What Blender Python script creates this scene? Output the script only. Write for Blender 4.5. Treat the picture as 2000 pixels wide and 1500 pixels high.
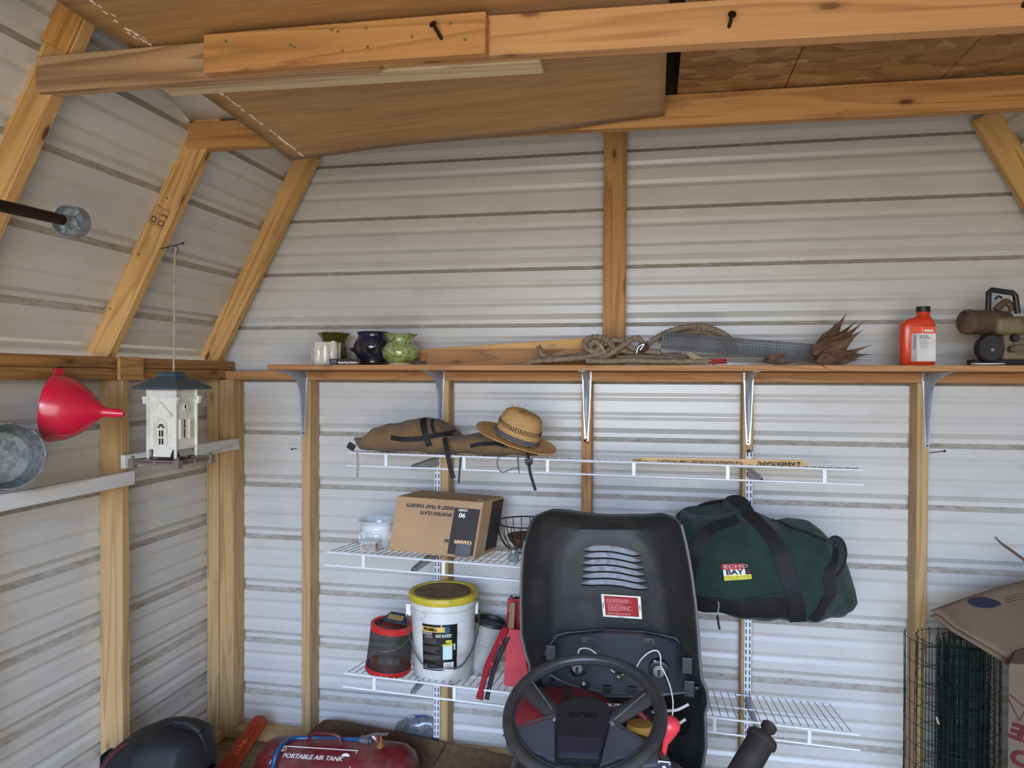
import bpy, bmesh, math, random
from math import sin, cos, pi, radians, sqrt, atan2
from mathutils import Vector, Matrix, Euler
random.seed(7)
for _o in list(bpy.data.objects): bpy.data.objects.remove(_o)
SC = bpy.context.scene
COL = SC.collection
V = Vector
# ---------------------------------------------------------------- camera
FPX = 1418.5
CO = V((1.9545, -2.909, 1.56))
_yaw, _pit, _rol = 0.19052, -0.010525, 0.003993
_f = V((-sin(_yaw)*cos(_pit), cos(_yaw)*cos(_pit), sin(_pit)))
_r = V((cos(_yaw), sin(_yaw), 0)); _u = _r.cross(_f)
CR = _r*cos(_rol)+_u*sin(_rol); CU = -_r*sin(_rol)+_u*cos(_rol); CF = _f
cam = bpy.data.objects.new('camera', bpy.data.cameras.new('camera')); COL.objects.link(cam)
cam.matrix_world = Matrix(((CR.x, CU.x, -CF.x, CO.x), (CR.y, CU.y, -CF.y, CO.y), (CR.z, CU.z, -CF.z, CO.z), (0, 0, 0, 1)))
cam.data.sensor_width = 36; cam.data.lens = FPX/2000*36; cam.data.clip_start = .02
SC.camera = cam
def at(px, py, Y):
    """point of the photograph (2000x1500) on the real vertical plane y=Y"""
    d = CF+CR*((px-1000)/FPX)+CU*((750-py)/FPX)
    return CO+d*((Y-CO.y)/d.y)
# ---------------------------------------------------------------- world, sun, door light, exposure
W = bpy.data.worlds.new('world'); SC.world = W; W.use_nodes = True
nt = W.node_tree; nt.nodes.clear()
wo = nt.nodes.new('ShaderNodeOutputWorld'); bg = nt.nodes.new('ShaderNodeBackground')
sky = nt.nodes.new('ShaderNodeTexSky'); sky.sky_type = 'NISHITA'
sky.sun_elevation = radians(48); sky.sun_rotation = radians(20); sky.sun_disc = False
sky.air_density = 1.0; sky.dust_density = 0.3; sky.ozone_density = 2.5
bg.inputs['Strength'].default_value = 0.3
nt.links.new(sky.outputs[0], bg.inputs[0]); nt.links.new(bg.outputs[0], wo.inputs[0])
sun = bpy.data.objects.new('sun', bpy.data.lights.new('sun', 'SUN')); COL.objects.link(sun)
sun.data.energy = 7; sun.data.angle = radians(1); sun.data.color = (1, .93, .82)
sun.rotation_euler = Euler((radians(-42), 0, radians(15)))   # from behind the shed, onto the ground outside
door_l = bpy.data.objects.new('door_daylight', bpy.data.lights.new('door_daylight', 'AREA')); COL.objects.link(door_l)
door_l.data.shape = 'RECTANGLE'; door_l.data.size = 1.5; door_l.data.size_y = 1.9
door_l.data.energy = 26; door_l.data.color = (1.0, .95, .88)
door_l.location = (1.95, -3.75, 1.12); door_l.rotation_euler = (radians(90), 0, 0)
sky_l = bpy.data.objects.new('open_sky_light', bpy.data.lights.new('open_sky_light', 'AREA')); COL.objects.link(sky_l)
sky_l.data.shape = 'RECTANGLE'; sky_l.data.size = 2.6; sky_l.data.size_y = 3.0
sky_l.data.energy = 440; sky_l.data.color = (.42, .60, 1.0)
sky_l.location = (1.95, -6.6, 3.5); sky_l.rotation_euler = (radians(90), 0, 0)
SC.view_settings.view_transform = 'Standard'; SC.view_settings.look = 'None'
SC.view_settings.gamma = 1; SC.view_settings.use_curve_mapping = False
SC.view_settings.exposure = 0.8
# ---------------------------------------------------------------- materials
def S(c):   # sRGB 0-255 -> linear
    return tuple(((x/255)/12.92 if x/255 <= .04045 else ((x/255+.055)/1.055)**2.4) for x in c)+(1,)
_M = {}
def N(nt, t, **kw):
    n = nt.nodes.new(t)
    for k, v in kw.items():
        if k in n.inputs: n.inputs[k].default_value = v
        else: setattr(n, k, v)
    return n
def newmat(name):
    m = bpy.data.materials.new(name); m.use_nodes = True; nt = m.node_tree
    return m, nt, nt.nodes['Principled BSDF']
def ramp(nt, fac, stops):
    r = nt.nodes.new('ShaderNodeValToRGB'); cr = r.color_ramp
    while len(cr.elements) > 1: cr.elements.remove(cr.elements[0])
    cr.elements[0].position = stops[0][0]; cr.elements[0].color = stops[0][1]
    for p, c in stops[1:]:
        e = cr.elements.new(p); e.color = c
    nt.links.new(fac, r.inputs[0]); return r
def mixc(nt, fac, a, b, mode='MIX'):
    m = nt.nodes.new('ShaderNodeMix'); m.data_type = 'RGBA'; m.blend_type = mode
    for i, x in ((0, fac), (6, a), (7, b)):
        if hasattr(x, 'links'): nt.links.new(x, m.inputs[i])
        else: m.inputs[i].default_value = x
    return m.outputs[2]
def math_(nt, op, a, b=None, c=None):
    m = nt.nodes.new('ShaderNodeMath'); m.operation = op
    for i, x in enumerate((a, b, c)):
        if x is None: continue
        if hasattr(x, 'links'): nt.links.new(x, m.inputs[i])
        else: m.inputs[i].default_value = x
    return m.outputs[0]
def coords(nt, scale=(1, 1, 1), rand=True):
    tc = nt.nodes.new('ShaderNodeTexCoord'); mp = nt.nodes.new('ShaderNodeMapping')
    mp.inputs['Scale'].default_value = scale; v = tc.outputs['Object']
    if rand:
        oi = nt.nodes.new('ShaderNodeObjectInfo'); a = nt.nodes.new('ShaderNodeVectorMath'); a.operation = 'MULTIPLY_ADD'
        cb = nt.nodes.new('ShaderNodeCombineXYZ')
        for i in range(3): nt.links.new(oi.outputs['Random'], cb.inputs[i])
        nt.links.new(cb.outputs[0], a.inputs[0]); a.inputs[1].default_value = (17, 31, 23); nt.links.new(v, a.inputs[2]); v = a.outputs[0]
    nt.links.new(v, mp.inputs[0]); return mp.outputs[0]
def noise(nt, vec, scale, detail=3, rough=.5, dist=0):
    n = N(nt, 'ShaderNodeTexNoise', Scale=scale, Detail=detail, Roughness=rough, Distortion=dist)
    nt.links.new(vec, n.inputs['Vector']); return n.outputs[0]
def bump(nt, b, h, strength=.3, dist=.002):
    n = N(nt, 'ShaderNodeBump', Strength=strength, Distance=dist); nt.links.new(h, n.inputs['Height']); nt.links.new(n.outputs[0], b.inputs['Normal'])
def wood(key, light, dark, rings=9, axis='x', knots=.5, rough=.62, fine=.35, stain=None):
    if key in _M: return _M[key]
    m, nt, b = newmat(key)
    sc = {'x': (.8, 16, 16), 'y': (16, .8, 16), 'z': (16, 16, .8)}[axis]
    fs = {'x': (6, 170, 170), 'y': (170, 6, 170), 'z': (170, 170, 6)}[axis]
    ks = {'x': (4.2, 12, 12), 'y': (12, 4.2, 12), 'z': (12, 12, 4.2)}[axis]
    n1 = noise(nt, coords(nt, sc), 1.0, 1.5, .45, .25)
    s = math_(nt, 'FRACT', math_(nt, 'MULTIPLY', n1, rings))
    n2 = noise(nt, coords(nt, fs), 1.0, 2)
    r = ramp(nt, s, [(0, light), (.55, tuple(light[i]*.7+dark[i]*.3 for i in range(4))), (.88, tuple(dark[i]*.62 for i in range(3))+(1,)), (1, light)])
    c = mixc(nt, fine, r.outputs[0], ramp(nt, n2, [(.3, dark), (.7, light)]).outputs[0])
    big = noise(nt, coords(nt, (1.7, 1.7, 1.7)), 1.3, 2)
    c = mixc(nt, .55, c, mixc(nt, big, c, (light[0]*1.25, light[1]*1.2, light[2]*1.1, 1)), 'MIX')
    if knots:
        vo = N(nt, 'ShaderNodeTexVoronoi', Scale=1.0, Randomness=1.0); nt.links.new(coords(nt, ks), vo.inputs['Vector'])
        k = ramp(nt, vo.outputs['Distance'], [(0, (1, 1, 1, 1)), (.075, (.9, .9, .9, 1)), (.11, (.3, .3, .3, 1)), (.2, (0, 0, 0, 1))])
        kf = math_(nt, 'MULTIPLY', k.outputs[0], min(1, knots*1.6))
        c = mixc(nt, kf, c, (dark[0]*.28, dark[1]*.22, dark[2]*.2, 1))
    if stain:
        st = noise(nt, coords(nt, (3, 8, 8)), 1.2, 4, .6)
        sf = ramp(nt, st, [(.60, (0, 0, 0, 1)), (.72, (.8, .8, .8, 1))])
        c = mixc(nt, sf.outputs[0], c, stain)
    nt.links.new(c, b.inputs['Base Color']); b.inputs['Roughness'].default_value = rough
    b.inputs['Specular IOR Level'].default_value = .3
    bump(nt, b, n2, .25, .0012)
    _M[key] = m; return m
def plain(key, col, rough=.5, metal=0, var=.12, vscale=12, spec=.5, dirt=None, dirt_amt=.5, dscale=6, bmp=0, bscale=200, coat=0, alpha=1, trans=0, sheen=0):
    if key in _M: return _M[key]
    m, nt, b = newmat(key)
    n = noise(nt, coords(nt), vscale, 3)
    lo = tuple(x*(1-var) for x in col[:3])+(1,); hi = tuple(min(1, x*(1+var)) for x in col[:3])+(1,)
    c = ramp(nt, n, [(.3, lo), (.7, hi)]).outputs[0]
    if dirt:
        d = noise(nt, coords(nt, (1, 1, 1)), dscale, 5, .65)
        f = ramp(nt, d, [(.5, (0, 0, 0, 1)), (.68, (dirt_amt,)*3+(1,))])
        c = mixc(nt, f.outputs[0], c, dirt)
    nt.links.new(c, b.inputs['Base Color'])
    b.inputs['Roughness'].default_value = rough; b.inputs['Metallic'].default_value = metal
    b.inputs['Specular IOR Level'].default_value = spec; b.inputs['Coat Weight'].default_value = coat
    if coat: b.inputs['Coat Roughness'].default_value = .15
    if sheen: b.inputs['Sheen Weight'].default_value = sheen
    if alpha < 1: b.inputs['Alpha'].default_value = alpha
    if trans: b.inputs['Transmission Weight'].default_value = trans
    if bmp: bump(nt, b, noise(nt, coords(nt), bscale, 2), bmp, .002)
    _M[key] = m; return m
# ---------------------------------------------------------------- mesh builder
class G:
    def __init__(s): s.v = []; s.f = []; s.m = []
    def add(s, vs, fs, mi=0):
        o = len(s.v); s.v += [V(x) for x in vs]; s.f += [tuple(i+o for i in f) for f in fs]; s.m += [mi]*len(fs); return s
    def box(s, a, b, mi=0, M=None):
        x0, y0, z0 = a; x1, y1, z1 = b
        vs = [V(p) for p in ((x0,y0,z0),(x1,y0,z0),(x1,y1,z0),(x0,y1,z0),(x0,y0,z1),(x1,y0,z1),(x1,y1,z1),(x0,y1,z1))]
        if M: vs = [M @ p for p in vs]
        return s.add(vs, [(0,3,2,1),(4,5,6,7),(0,1,5,4),(1,2,6,5),(2,3,7,6),(3,0,4,7)], mi)
    def tube(s, pts, r, n=8, mi=0, caps=True, closed=False, rf=None, flat=1.0, up=None):
        pts = [V(p) for p in pts]; L = len(pts); o = len(s.v)
        T = []
        for i in range(L):
            a = pts[(i-1) % L] if closed else pts[max(i-1, 0)]; b = pts[(i+1) % L] if closed else pts[min(i+1, L-1)]
            t = (b-a); T.append(t.normalized() if t.length > 1e-9 else V((0, 0, 1)))
        ref = V(up) if up else (V((0, 0, 1)) if abs(T[0].z) < .9 else V((1, 0, 0)))
        nrm = (ref-T[0]*ref.dot(T[0])).normalized()
        for i in range(L):
            nrm = (nrm-T[i]*nrm.dot(T[i])); nrm = nrm.normalized() if nrm.length > 1e-6 else ref
            if up: nrm = (ref-T[i]*ref.dot(T[i])).normalized()
            bn = T[i].cross(nrm); rr = r[i] if isinstance(r, (list, tuple)) else r
            for k in range(n):
                a = 2*pi*k/n; q = rr*(rf(i, a) if rf else 1)
                s.v.append(pts[i]+nrm*(cos(a)*q*flat)+bn*(sin(a)*q))
        for i in range(L if closed else L-1):
            j = (i+1) % L
            for k in range(n):
                k2 = (k+1) % n; s.f.append((o+i*n+k, o+i*n+k2, o+j*n+k2, o+j*n+k)); s.m.append(mi)
        if caps and not closed:
            s.f.append(tuple(o+k for k in range(n))[::-1]); s.m.append(mi)
            s.f.append(tuple(o+(L-1)*n+k for k in range(n))); s.m.append(mi)
        return s
    def lathe(s, prof, n=32, o=(0, 0, 0), M=None, mi=0, mod=None, cap=True):
        base = len(s.v); O = V(o)
        for i, (r, z) in enumerate(prof):
            for k in range(n):
                a = 2*pi*k/n; rr = r*(mod(a, i) if mod else 1); p = V((rr*cos(a), rr*sin(a), z))
                s.v.append((M @ p if M else p)+O)
        for i in range(len(prof)-1):
            for k in range(n):
                k2 = (k+1) % n; s.f.append((base+i*n+k, base+i*n+k2, base+(i+1)*n+k2, base+(i+1)*n+k)); s.m.append(mi)
        for i, rev in ((0, True), (len(prof)-1, False)):
            if cap and prof[i][0] > 1e-5:
                f = tuple(base+i*n+k for k in range(n)); s.f.append(f[::-1] if rev else f); s.m.append(mi)
        return s
    def grid(s, fn, nu, nv, mi=0, wrap=False):
        o = len(s.v)
        for i in range(nu):
            for j in range(nv): s.v.append(V(fn(i/(nu-1), j/(nv-1))))
        for i in range(nu-1):
            for j in range(nv-1): s.f.append((o+i*nv+j, o+(i+1)*nv+j, o+(i+1)*nv+j+1, o+i*nv+j+1)); s.m.append(mi)
        return s
    def prism(s, poly, d, mi=0):
        """poly: list of points (closed outline); d: extrusion vector"""
        n = len(poly); d = V(d); vs = [V(p) for p in poly]+[V(p)+d for p in poly]
        fs = [tuple(range(n))[::-1], tuple(range(n, 2*n))]+[(i, (i+1) % n, n+(i+1) % n, n+i) for i in range(n)]
        return s.add(vs, fs, mi)
def link(name, me, parent, mats):
    o = bpy.data.objects.new(name, me); COL.objects.link(o)
    if parent is not None: o.parent = parent
    for m in (mats if isinstance(mats, (list, tuple)) else [mats]):
        if m and len(me.materials) < (len(mats) if isinstance(mats, (list, tuple)) else 1): me.materials.append(m)
    return o
def wloc(p):
    l = V((0, 0, 0))
    while p is not None: l += p.location; p = p.parent
    return l
def obj(name, g, mats, parent=None, smooth=False, bevel=0, solid=0, seg=2, origin=None, weld=True):
    me = bpy.data.meshes.new(name); off = wloc(parent) if origin is None else V(origin)
    me.from_pydata([tuple(v-off) for v in g.v], [], g.f)
    me.polygons.foreach_set('material_index', g.m)
    bm = bmesh.new(); bm.from_mesh(me)
    if weld: bmesh.ops.remove_doubles(bm, verts=bm.verts, dist=1e-6)
    if bevel: bmesh.ops.bevel(bm, geom=[e for e in bm.edges if len(e.link_faces) == 2 and e.calc_face_angle(0) > .6], offset=bevel, segments=seg, affect='EDGES', profile=.6)
    bmesh.ops.recalc_face_normals(bm, faces=bm.faces); bm.to_mesh(me); bm.free()
    if smooth: me.polygons.foreach_set('use_smooth', [True]*len(me.polygons))
    me.update()
    if smooth: me.set_sharp_from_angle(angle=radians(40 if smooth is True else smooth))
    o = link(name, me, parent, mats)
    if origin is not None: o.location = V(origin)-wloc(parent)
    if solid:
        md = o.modifiers.new('thickness', 'SOLIDIFY'); md.thickness = solid; md.offset = 0
    return o
def tag(o, label=None, cat=None, group=None, kind=None):
    for k, v in (('label', label), ('category', cat), ('group', group), ('kind', kind)):
        if v: o[k] = v
    return o
def thing(name, loc, label, cat, group=None):
    o = bpy.data.objects.new(name, None); COL.objects.link(o); o.location = loc; o.empty_display_size = .05
    return tag(o, label, cat, group)
def board(name, p0, p1, w, t, mat, parent=None, up=(0, 0, 1), bevel=.0025, seg=1):
    """timber whose grain runs along its own x axis; w across `up`-ish, t the other way"""
    p0 = V(p0); p1 = V(p1); L = (p1-p0).length; X = (p1-p0).normalized()
    Z = V(up); Z = (Z-X*Z.dot(X)).normalized(); Y = Z.cross(X)
    me = bpy.data.meshes.new(name); bm = bmesh.new(); bmesh.ops.create_cube(bm, size=1)
    bmesh.ops.scale(bm, vec=(L, t, w), verts=bm.verts)
    bmesh.ops.translate(bm, vec=(L/2, 0, 0), verts=bm.verts)
    if bevel: bmesh.ops.bevel(bm, geom=bm.edges[:], offset=bevel, segments=seg, affect='EDGES')
    bm.to_mesh(me); bm.free()
    o = link(name, me, parent, mat)
    o.matrix_local = Matrix.Translation(p0-wloc(parent)) @ Matrix((X, Y, Z)).transposed().to_4x4()
    return o
def dup(root, loc, label=None, group=None):
    def rec(o, par):
        c = o.copy(); COL.objects.link(c); c.parent = par
        for ch in [x for x in bpy.data.objects if x.parent == o and x != c]: rec(ch, c)
        return c
    c = rec(root, None); c.location = loc
    if label: c['label'] = label
    if group: c['group'] = group
    return c
def frame(o, x, n):
    """matrix with local x along x, local z along n (text lies in xy)"""
    X = V(x).normalized(); Z = V(n); Z = (Z-X*Z.dot(X)).normalized(); Y = Z.cross(X)
    return Matrix.Translation(o) @ Matrix((X, Y, Z)).transposed().to_4x4()
def text(name, s, M, size, mat, parent=None, width=None, bold=0, align='CENTER', th=.0004, warp=None, shear=0):
    cu = bpy.data.curves.new(name, 'FONT'); cu.body = s; cu.size = size; cu.extrude = th; cu.offset = bold
    cu.align_x = align; cu.align_y = 'CENTER'; cu.resolution_u = 3; cu.shear = shear
    t = bpy.data.objects.new('t', cu); COL.objects.link(t)
    me = bpy.data.meshes.new_from_object(t.evaluated_get(bpy.context.evaluated_depsgraph_get()))
    bpy.data.objects.remove(t); bpy.data.curves.remove(cu)
    xs = [v.co.x for v in me.vertices]
    k = 1
    if width and xs and max(xs) > min(xs): k = width/(max(xs)-min(xs))
    off = wloc(parent)
    for v in me.vertices:
        p = V((v.co.x*k, v.co.y, v.co.z)); v.co = (warp(p) if warp else M @ p)-off
    me.name = name; me.materials.clear()
    return link(name, me, parent, mat)
def smoothline(pts, n=8, closed=False):
    """Catmull-Rom through the points"""
    P = [V(p) for p in pts]; L = len(P); out = []
    for i in range(L if closed else L-1):
        a, b, c, d = (P[(i+k) % L] if closed else P[min(max(i+k, 0), L-1)] for k in (-1, 0, 1, 2))
        for j in range(n):
            t = j/n; out.append(.5*((2*b)+(c-a)*t+(2*a-5*b+4*c-d)*t*t+(3*b-a-3*c+d)*t*t*t))
    if not closed: out.append(P[-1])
    return out
def ribbon(g, pts, nrm, w, t=.0012, mi=0):
    """flat strap along pts; nrm(i)->surface normal"""
    pts = [V(p) for p in pts]; L = len(pts); o = len(g.v)
    for i in range(L):
        T = (pts[min(i+1, L-1)]-pts[max(i-1, 0)]).normalized(); n = V(nrm(i) if callable(nrm) else nrm)
        n = (n-T*n.dot(T)).normalized(); s = T.cross(n); ww = w[i] if isinstance(w, (list, tuple)) else w
        for a, b in ((-1, 0), (1, 0), (1, 1), (-1, 1)): g.v.append(pts[i]+s*(a*ww/2)+n*(b*t))
    for i in range(L-1):
        for k in range(4):
            k2 = (k+1) % 4; g.f.append((o+i*4+k, o+i*4+k2, o+i*4+4+k2, o+i*4+4+k)); g.m.append(mi)
    g.f += [(o, o+1, o+2, o+3), tuple(o+(L-1)*4+k for k in (3, 2, 1, 0))]; g.m += [mi, mi]
    return g
def lerp(tab, x):
    if x <= tab[0][0]: return tab[0][1]
    for (a, p), (b, q) in zip(tab, tab[1:]):
        if x <= b: return p+(q-p)*(x-a)/(b-a)
    return tab[-1][1]
# common materials
PINE = wood('pine_pale', S((212, 170, 110)), S((164, 116, 64)), 6, knots=.7)
PINE_L = wood('pine_stud', S((192, 160, 114)), S((152, 116, 72)), 7, knots=.35)
FIR = wood('fir_orange', S((190, 142, 88)), S((144, 94, 50)), 6, knots=.6, stain=S((104, 70, 42)))
CEDAR = wood('cedar_shelf', S((184, 136, 90)), S((142, 94, 56)), 9, knots=.3)
AGED = wood('aged_gray_tie', S((184, 150, 114)), S((120, 82, 56)), 8, knots=.3, fine=.2)
PLATE = wood('treated_plate', S((168, 122, 72)), S((112, 76, 42)), 6, knots=.4, stain=S((88, 66, 44)))
BLACKP = plain('black_plastic', S((30, 30, 31)), .5, var=.2)
STEEL = plain('dull_steel', S((150, 153, 156)), .38, .85, var=.15)
DARKST = plain('dark_screw', S((45, 38, 32)), .5, .6)
WHITEP = plain('white_paint_wire', S((225, 228, 230)), .35, var=.04)
# ================================================================ SETTING
XL, XR = .07, 3.57           # inner faces of the side walls
KX, KZ = .019, 1.60           # foot of the lower roof slope
SL = .54                     # its run per rise
TOPZ = 2.52                  # knee
def xl_at(z): return XL if z < 1.6 else KX+SL*(z-KZ) if z < TOPZ else KX+SL*(TOPZ-KZ)+(z-TOPZ)*2.6
def siding():
    m, nt, b = newmat('white_metal_siding')
    base = S((210, 207, 200))
    n = noise(nt, coords(nt, (1, 1, 1), False), 3, 2)
    c = ramp(nt, n, [(.3, tuple(x*.95 for x in base[:3])+(1,)), (.7, base)]).outputs[0]
    sp = noise(nt, coords(nt, (1, 1, 1), False), 55, 3, .7)
    c = mixc(nt, ramp(nt, sp, [(.735, (0, 0, 0, 1)), (.76, (.8, .8, .8, 1))]).outputs[0], c, S((70, 60, 50)))
    sm = noise(nt, coords(nt, (2, 2, 6), False), 2.2, 4, .6)
    c = mixc(nt, ramp(nt, sm, [(.52, (0, 0, 0, 1)), (.75, (.22, .22, .22, 1))]).outputs[0], c, S((150, 142, 130)))
    nt.links.new(c, b.inputs['Base Color']); b.inputs['Roughness'].default_value = .33; b.inputs['Specular IOR Level'].default_value = .6
    d, nt, b = newmat('dusty_rib_ledge')
    n = noise(nt, coords(nt, (1, 1, 3), False), 24, 5, .7)
    c = ramp(nt, n, [(.3, S((150, 140, 124))), (.5, S((178, 171, 158))), (.8, S((200, 196, 188)))]).outputs[0]
    nt.links.new(c, b.inputs['Base Color']); b.inputs['Roughness'].default_value = .75
    return [m, d]
SID = siding()
# darker metal of the two slopes is the same sheet
def profile(z0, zmin, zmax):
    """(s, depth, material) along the sheet; z0 = lower edge of one large rib"""
    P = 0.2286; pts = []
    k = math.floor((zmin-z0)/P)-1
    while z0+k*P < zmax+P:
        b = z0+k*P
        pts += [(b, 0, 1), (b+.018, .019, 0), (b+.034, .019, 0), (b+.055, 0, 0)]
        for q in (b+.086, b+.162):
            pts += [(q, 0, 0), (q+.014, .006, 0), (q+.019, .006, 0), (q+.033, 0, 0)]
        k += 1
    pts = [p for p in pts if zmin < p[0] < zmax]
    return [(zmin, 0, 0)]+pts+[(zmax, 0, 0)]
def sheet(name, z0, zmin, zmax, point, ext, parent=None, joints=()):
    """point(s, depth, e) -> xyz; ext(s) -> (e0, e1)"""
    g = G(); pr = profile(z0, zmin, zmax)
    for (s0, d0, m0), (s1, d1, m1) in zip(pr, pr[1:]):
        a0, a1 = ext(s0); b0, b1 = ext(s1)
        g.add([point(s0, d0, a0), point(s0, d0, a1), point(s1, d1, b1), point(s1, d1, b0)], [(0, 1, 2, 3)], m0)
        g.add([point(s0, d0+.0015, a0), point(s0, d0+.0015, a1), point(s1, d1+.0015, b1), point(s1, d1+.0015, b0)], [(3, 2, 1, 0)], 0)
    return obj(name, g, SID, parent)
RZ = .387-.2286
wall_back = tag(sheet('wall_back', RZ, -.02, 2.95, lambda s, d, e: (e, d, s), lambda s: (xl_at(s)-.04, 3.68-xl_at(s))), kind='structure')
wall_left = tag(sheet('wall_left', .455, -.02, 1.6, lambda s, d, e: (XL-d, e, s), lambda s: (-3.75, .02)), kind='structure')
wall_right = tag(sheet('wall_right', .455, -.02, 1.6, lambda s, d, e: (XR+d, e, s), lambda s: (-3.75, .0)), kind='structure')
cs = 1/sqrt(1+SL*SL); sn = SL*cs
ceiling = tag(sheet('ceiling', .19, 0, (TOPZ-KZ)/cs, lambda s, d, e: (KX+sn*s-cs*d, e, KZ+cs*s+sn*d), lambda s: (-3.75, .03)), kind='structure')
sheet('roof_sheet', .19, 0, (TOPZ-KZ)/cs, lambda s, d, e: (3.64-(KX+sn*s-cs*d), e, KZ+cs*s+sn*d), lambda s: (-3.75, .0), ceiling)
g = G(); kx = KX+SL*(TOPZ-KZ); rz = TOPZ+(1.82-kx)/2.6
for a, b in ((kx-.02, 1.82), (3.64-kx+.02, 1.82)):
    g.prism([(a, .03, TOPZ-.005), (b, .03, rz), (b, .03, rz+.02), (a, .03, TOPZ+.015)], (0, -3.78, 0))
obj('roof_deck', g, wood('roof_deck', S((120, 84, 50)), S((84, 56, 34)), 5, axis='y'), ceiling)
# front wall beside and above the open doorway
g = G(); g.box((XL-.02, -3.75, 0), (.62, -3.72, 2.0)); g.box((3.3, -3.75, 0), (XR+.02, -3.72, 2.1)); g.box((.0, -3.75, 2.1), (3.64, -3.72, 3.0))
wf = tag(obj('wall_front', g, wood('front_boards', S((130, 100, 66)), S((92, 66, 40)), 6)), kind='structure')
g = G(); g.box((XL-.03, -3.8, -.04), (XR+.03, .02, 0))
floor = tag(obj('floor', g, wood('plywood_floor', S((134, 112, 84)), S((100, 80, 56)), 5, axis='x', knots=.2, stain=S((96, 80, 60)))), kind='structure')
g = G(); g.box((-30, -45, -.3), (34, 20, -.22))
tag(obj('ground', g, plain('gravel_ground', S((150, 138, 112)), .9, var=.3, vscale=3)), kind='structure')
# ---- studs, plates and rafters: parts of the walls and the roof
xs = [(.532), (1.132), (1.706), (2.307), (2.905)]
for x in xs: board('stud', (x, -.0455, .038), (x, -.0455, 1.542), .083, .038, PINE_L if x != 1.706 else FIR, wall_back, up=(0, 1, 0))
board('stud', (.100, -.045, .0), (.100, -.045, 1.545), .088, .058, PINE_L, wall_left, up=(0, 1, 0))
board('stud', (.164, -.044, .0), (.164, -.044, 1.542), .086, .066, PINE_L, wall_back, up=(0, 1, 0))
for y in (-.686, -1.296, -1.906, -2.516, -3.1):
    board('stud', (XL+.045, y, .038), (XL+.045, y, 1.545), .089, .038, PINE_L, wall_left, up=(1, 0, 0))
    board('stud', (XR-.045, y, .038), (XR-.045, y, 1.545), .089, .038, PINE_L, wall_right, up=(1, 0, 0))
board('bottom_plate', (.2, -.0465, .019), (3.5, -.0465, .019), .038, .085, PINE_L, wall_back)
board('bottom_plate', (XL+.045, -3.5, .019), (XL+.045, -.1, .019), .038, .089, PINE_L, wall_left)
board('bottom_plate', (XR-.045, -3.5, .019), (XR-.045, -.1, .019), .038, .089, PINE_L, wall_right)
board('top_plate', (.16, -.0465, 1.560), (3.5, -.0465, 1.560), .037, .085, CEDAR, wall_back)
board('top_plate', (XL+.047, -3.6, 1.5635), (XL+.047, -.05, 1.5635), .037, .089, PLATE, wall_left)
board('top_plate', (XL+.043, -3.6, 1.602), (XL+.043, -.02, 1.602), .037, .095, PLATE, wall_left)
board('gusset', (XL+.104, -.74, 1.582), (XL+.104, -.62, 1.582), .08, .012, FIR, wall_left)
for xx in (XR-.047,): board('top_plate', (xx, -3.6, 1.58), (xx, -.05, 1.58), .075, .089, PLATE, wall_right)
for y in (-.07, -.709, -1.311, -1.92, -2.53):
    for sgn in (0, 1):
        a = V((KX+.0445/cs+.003, y, 1.622)); b = a+V((sn, 0, cs))*.985
        if sgn: a.x = 3.64-a.x; b.x = 3.64-b.x
        board('rafter', a, b, .089, .038, PINE if y > -2 else PINE_L, ceiling, up=((cs, 0, -sn) if not sgn else (-cs, 0, -sn)))
board('gable_stud', (1.808, -.071, 1.585), (1.812, -.071, 2.9), .086, .038, FIR, wall_back, up=(1, 0, 0))
# plywood gusset let in on the near rafter's head
a = V((KX+.0445/cs+.003, -1.336, 1.622))+V((sn, 0, cs))*.86
board('gusset', a, a+V((sn, 0, cs))*.2, .086, .010, wood('gusset_ply', S((206, 150, 84)), S((150, 96, 44)), 10, knots=0), ceiling, up=(cs, 0, -sn))
# ---- tie beams
board('tie_beam', (.425, -.711, 2.357), (3.3, -.711, 2.327), .090, .038, FIR, ceiling)
board('tie_beam', (.44, -1.331, 2.308), (1.34, -1.331, 2.3035), .089, .038, AGED, ceiling)
board('tie_beam', (.93, -1.370, 2.3045), (1.60, -1.370, 2.297), .089, .036, FIR, ceiling)
board('tie_beam', (1.342, -1.331, 2.3135), (3.3, -1.331, 2.265), .088, .038, wood('tie_pink', S((198, 152, 104)), S((160, 112, 70)), 4, knots=.5), ceiling)
board('furring_strip', (.74, -1.270, 2.284), (1.70, -1.238, 2.283), .016, .07, wood('raw_strip', S((214, 196, 160)), S((178, 150, 108)), 6, knots=0), ceiling)
for y, z in ((-1.95, 2.33), (-2.56, 2.33)):
    board('tie_beam', (.44, y, z), (3.2, y, z), .089, .038, FIR, ceiling)
# added dark board by the sheet's end, standing in for the unlit attic
board('attic_shade_board', (2.055, -.69, 2.425), (1.985, -3.0, 2.43), .036, .05, wood('dark_filler', S((58, 40, 30)), S((36, 24, 18)), 5, knots=0), ceiling)
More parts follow.
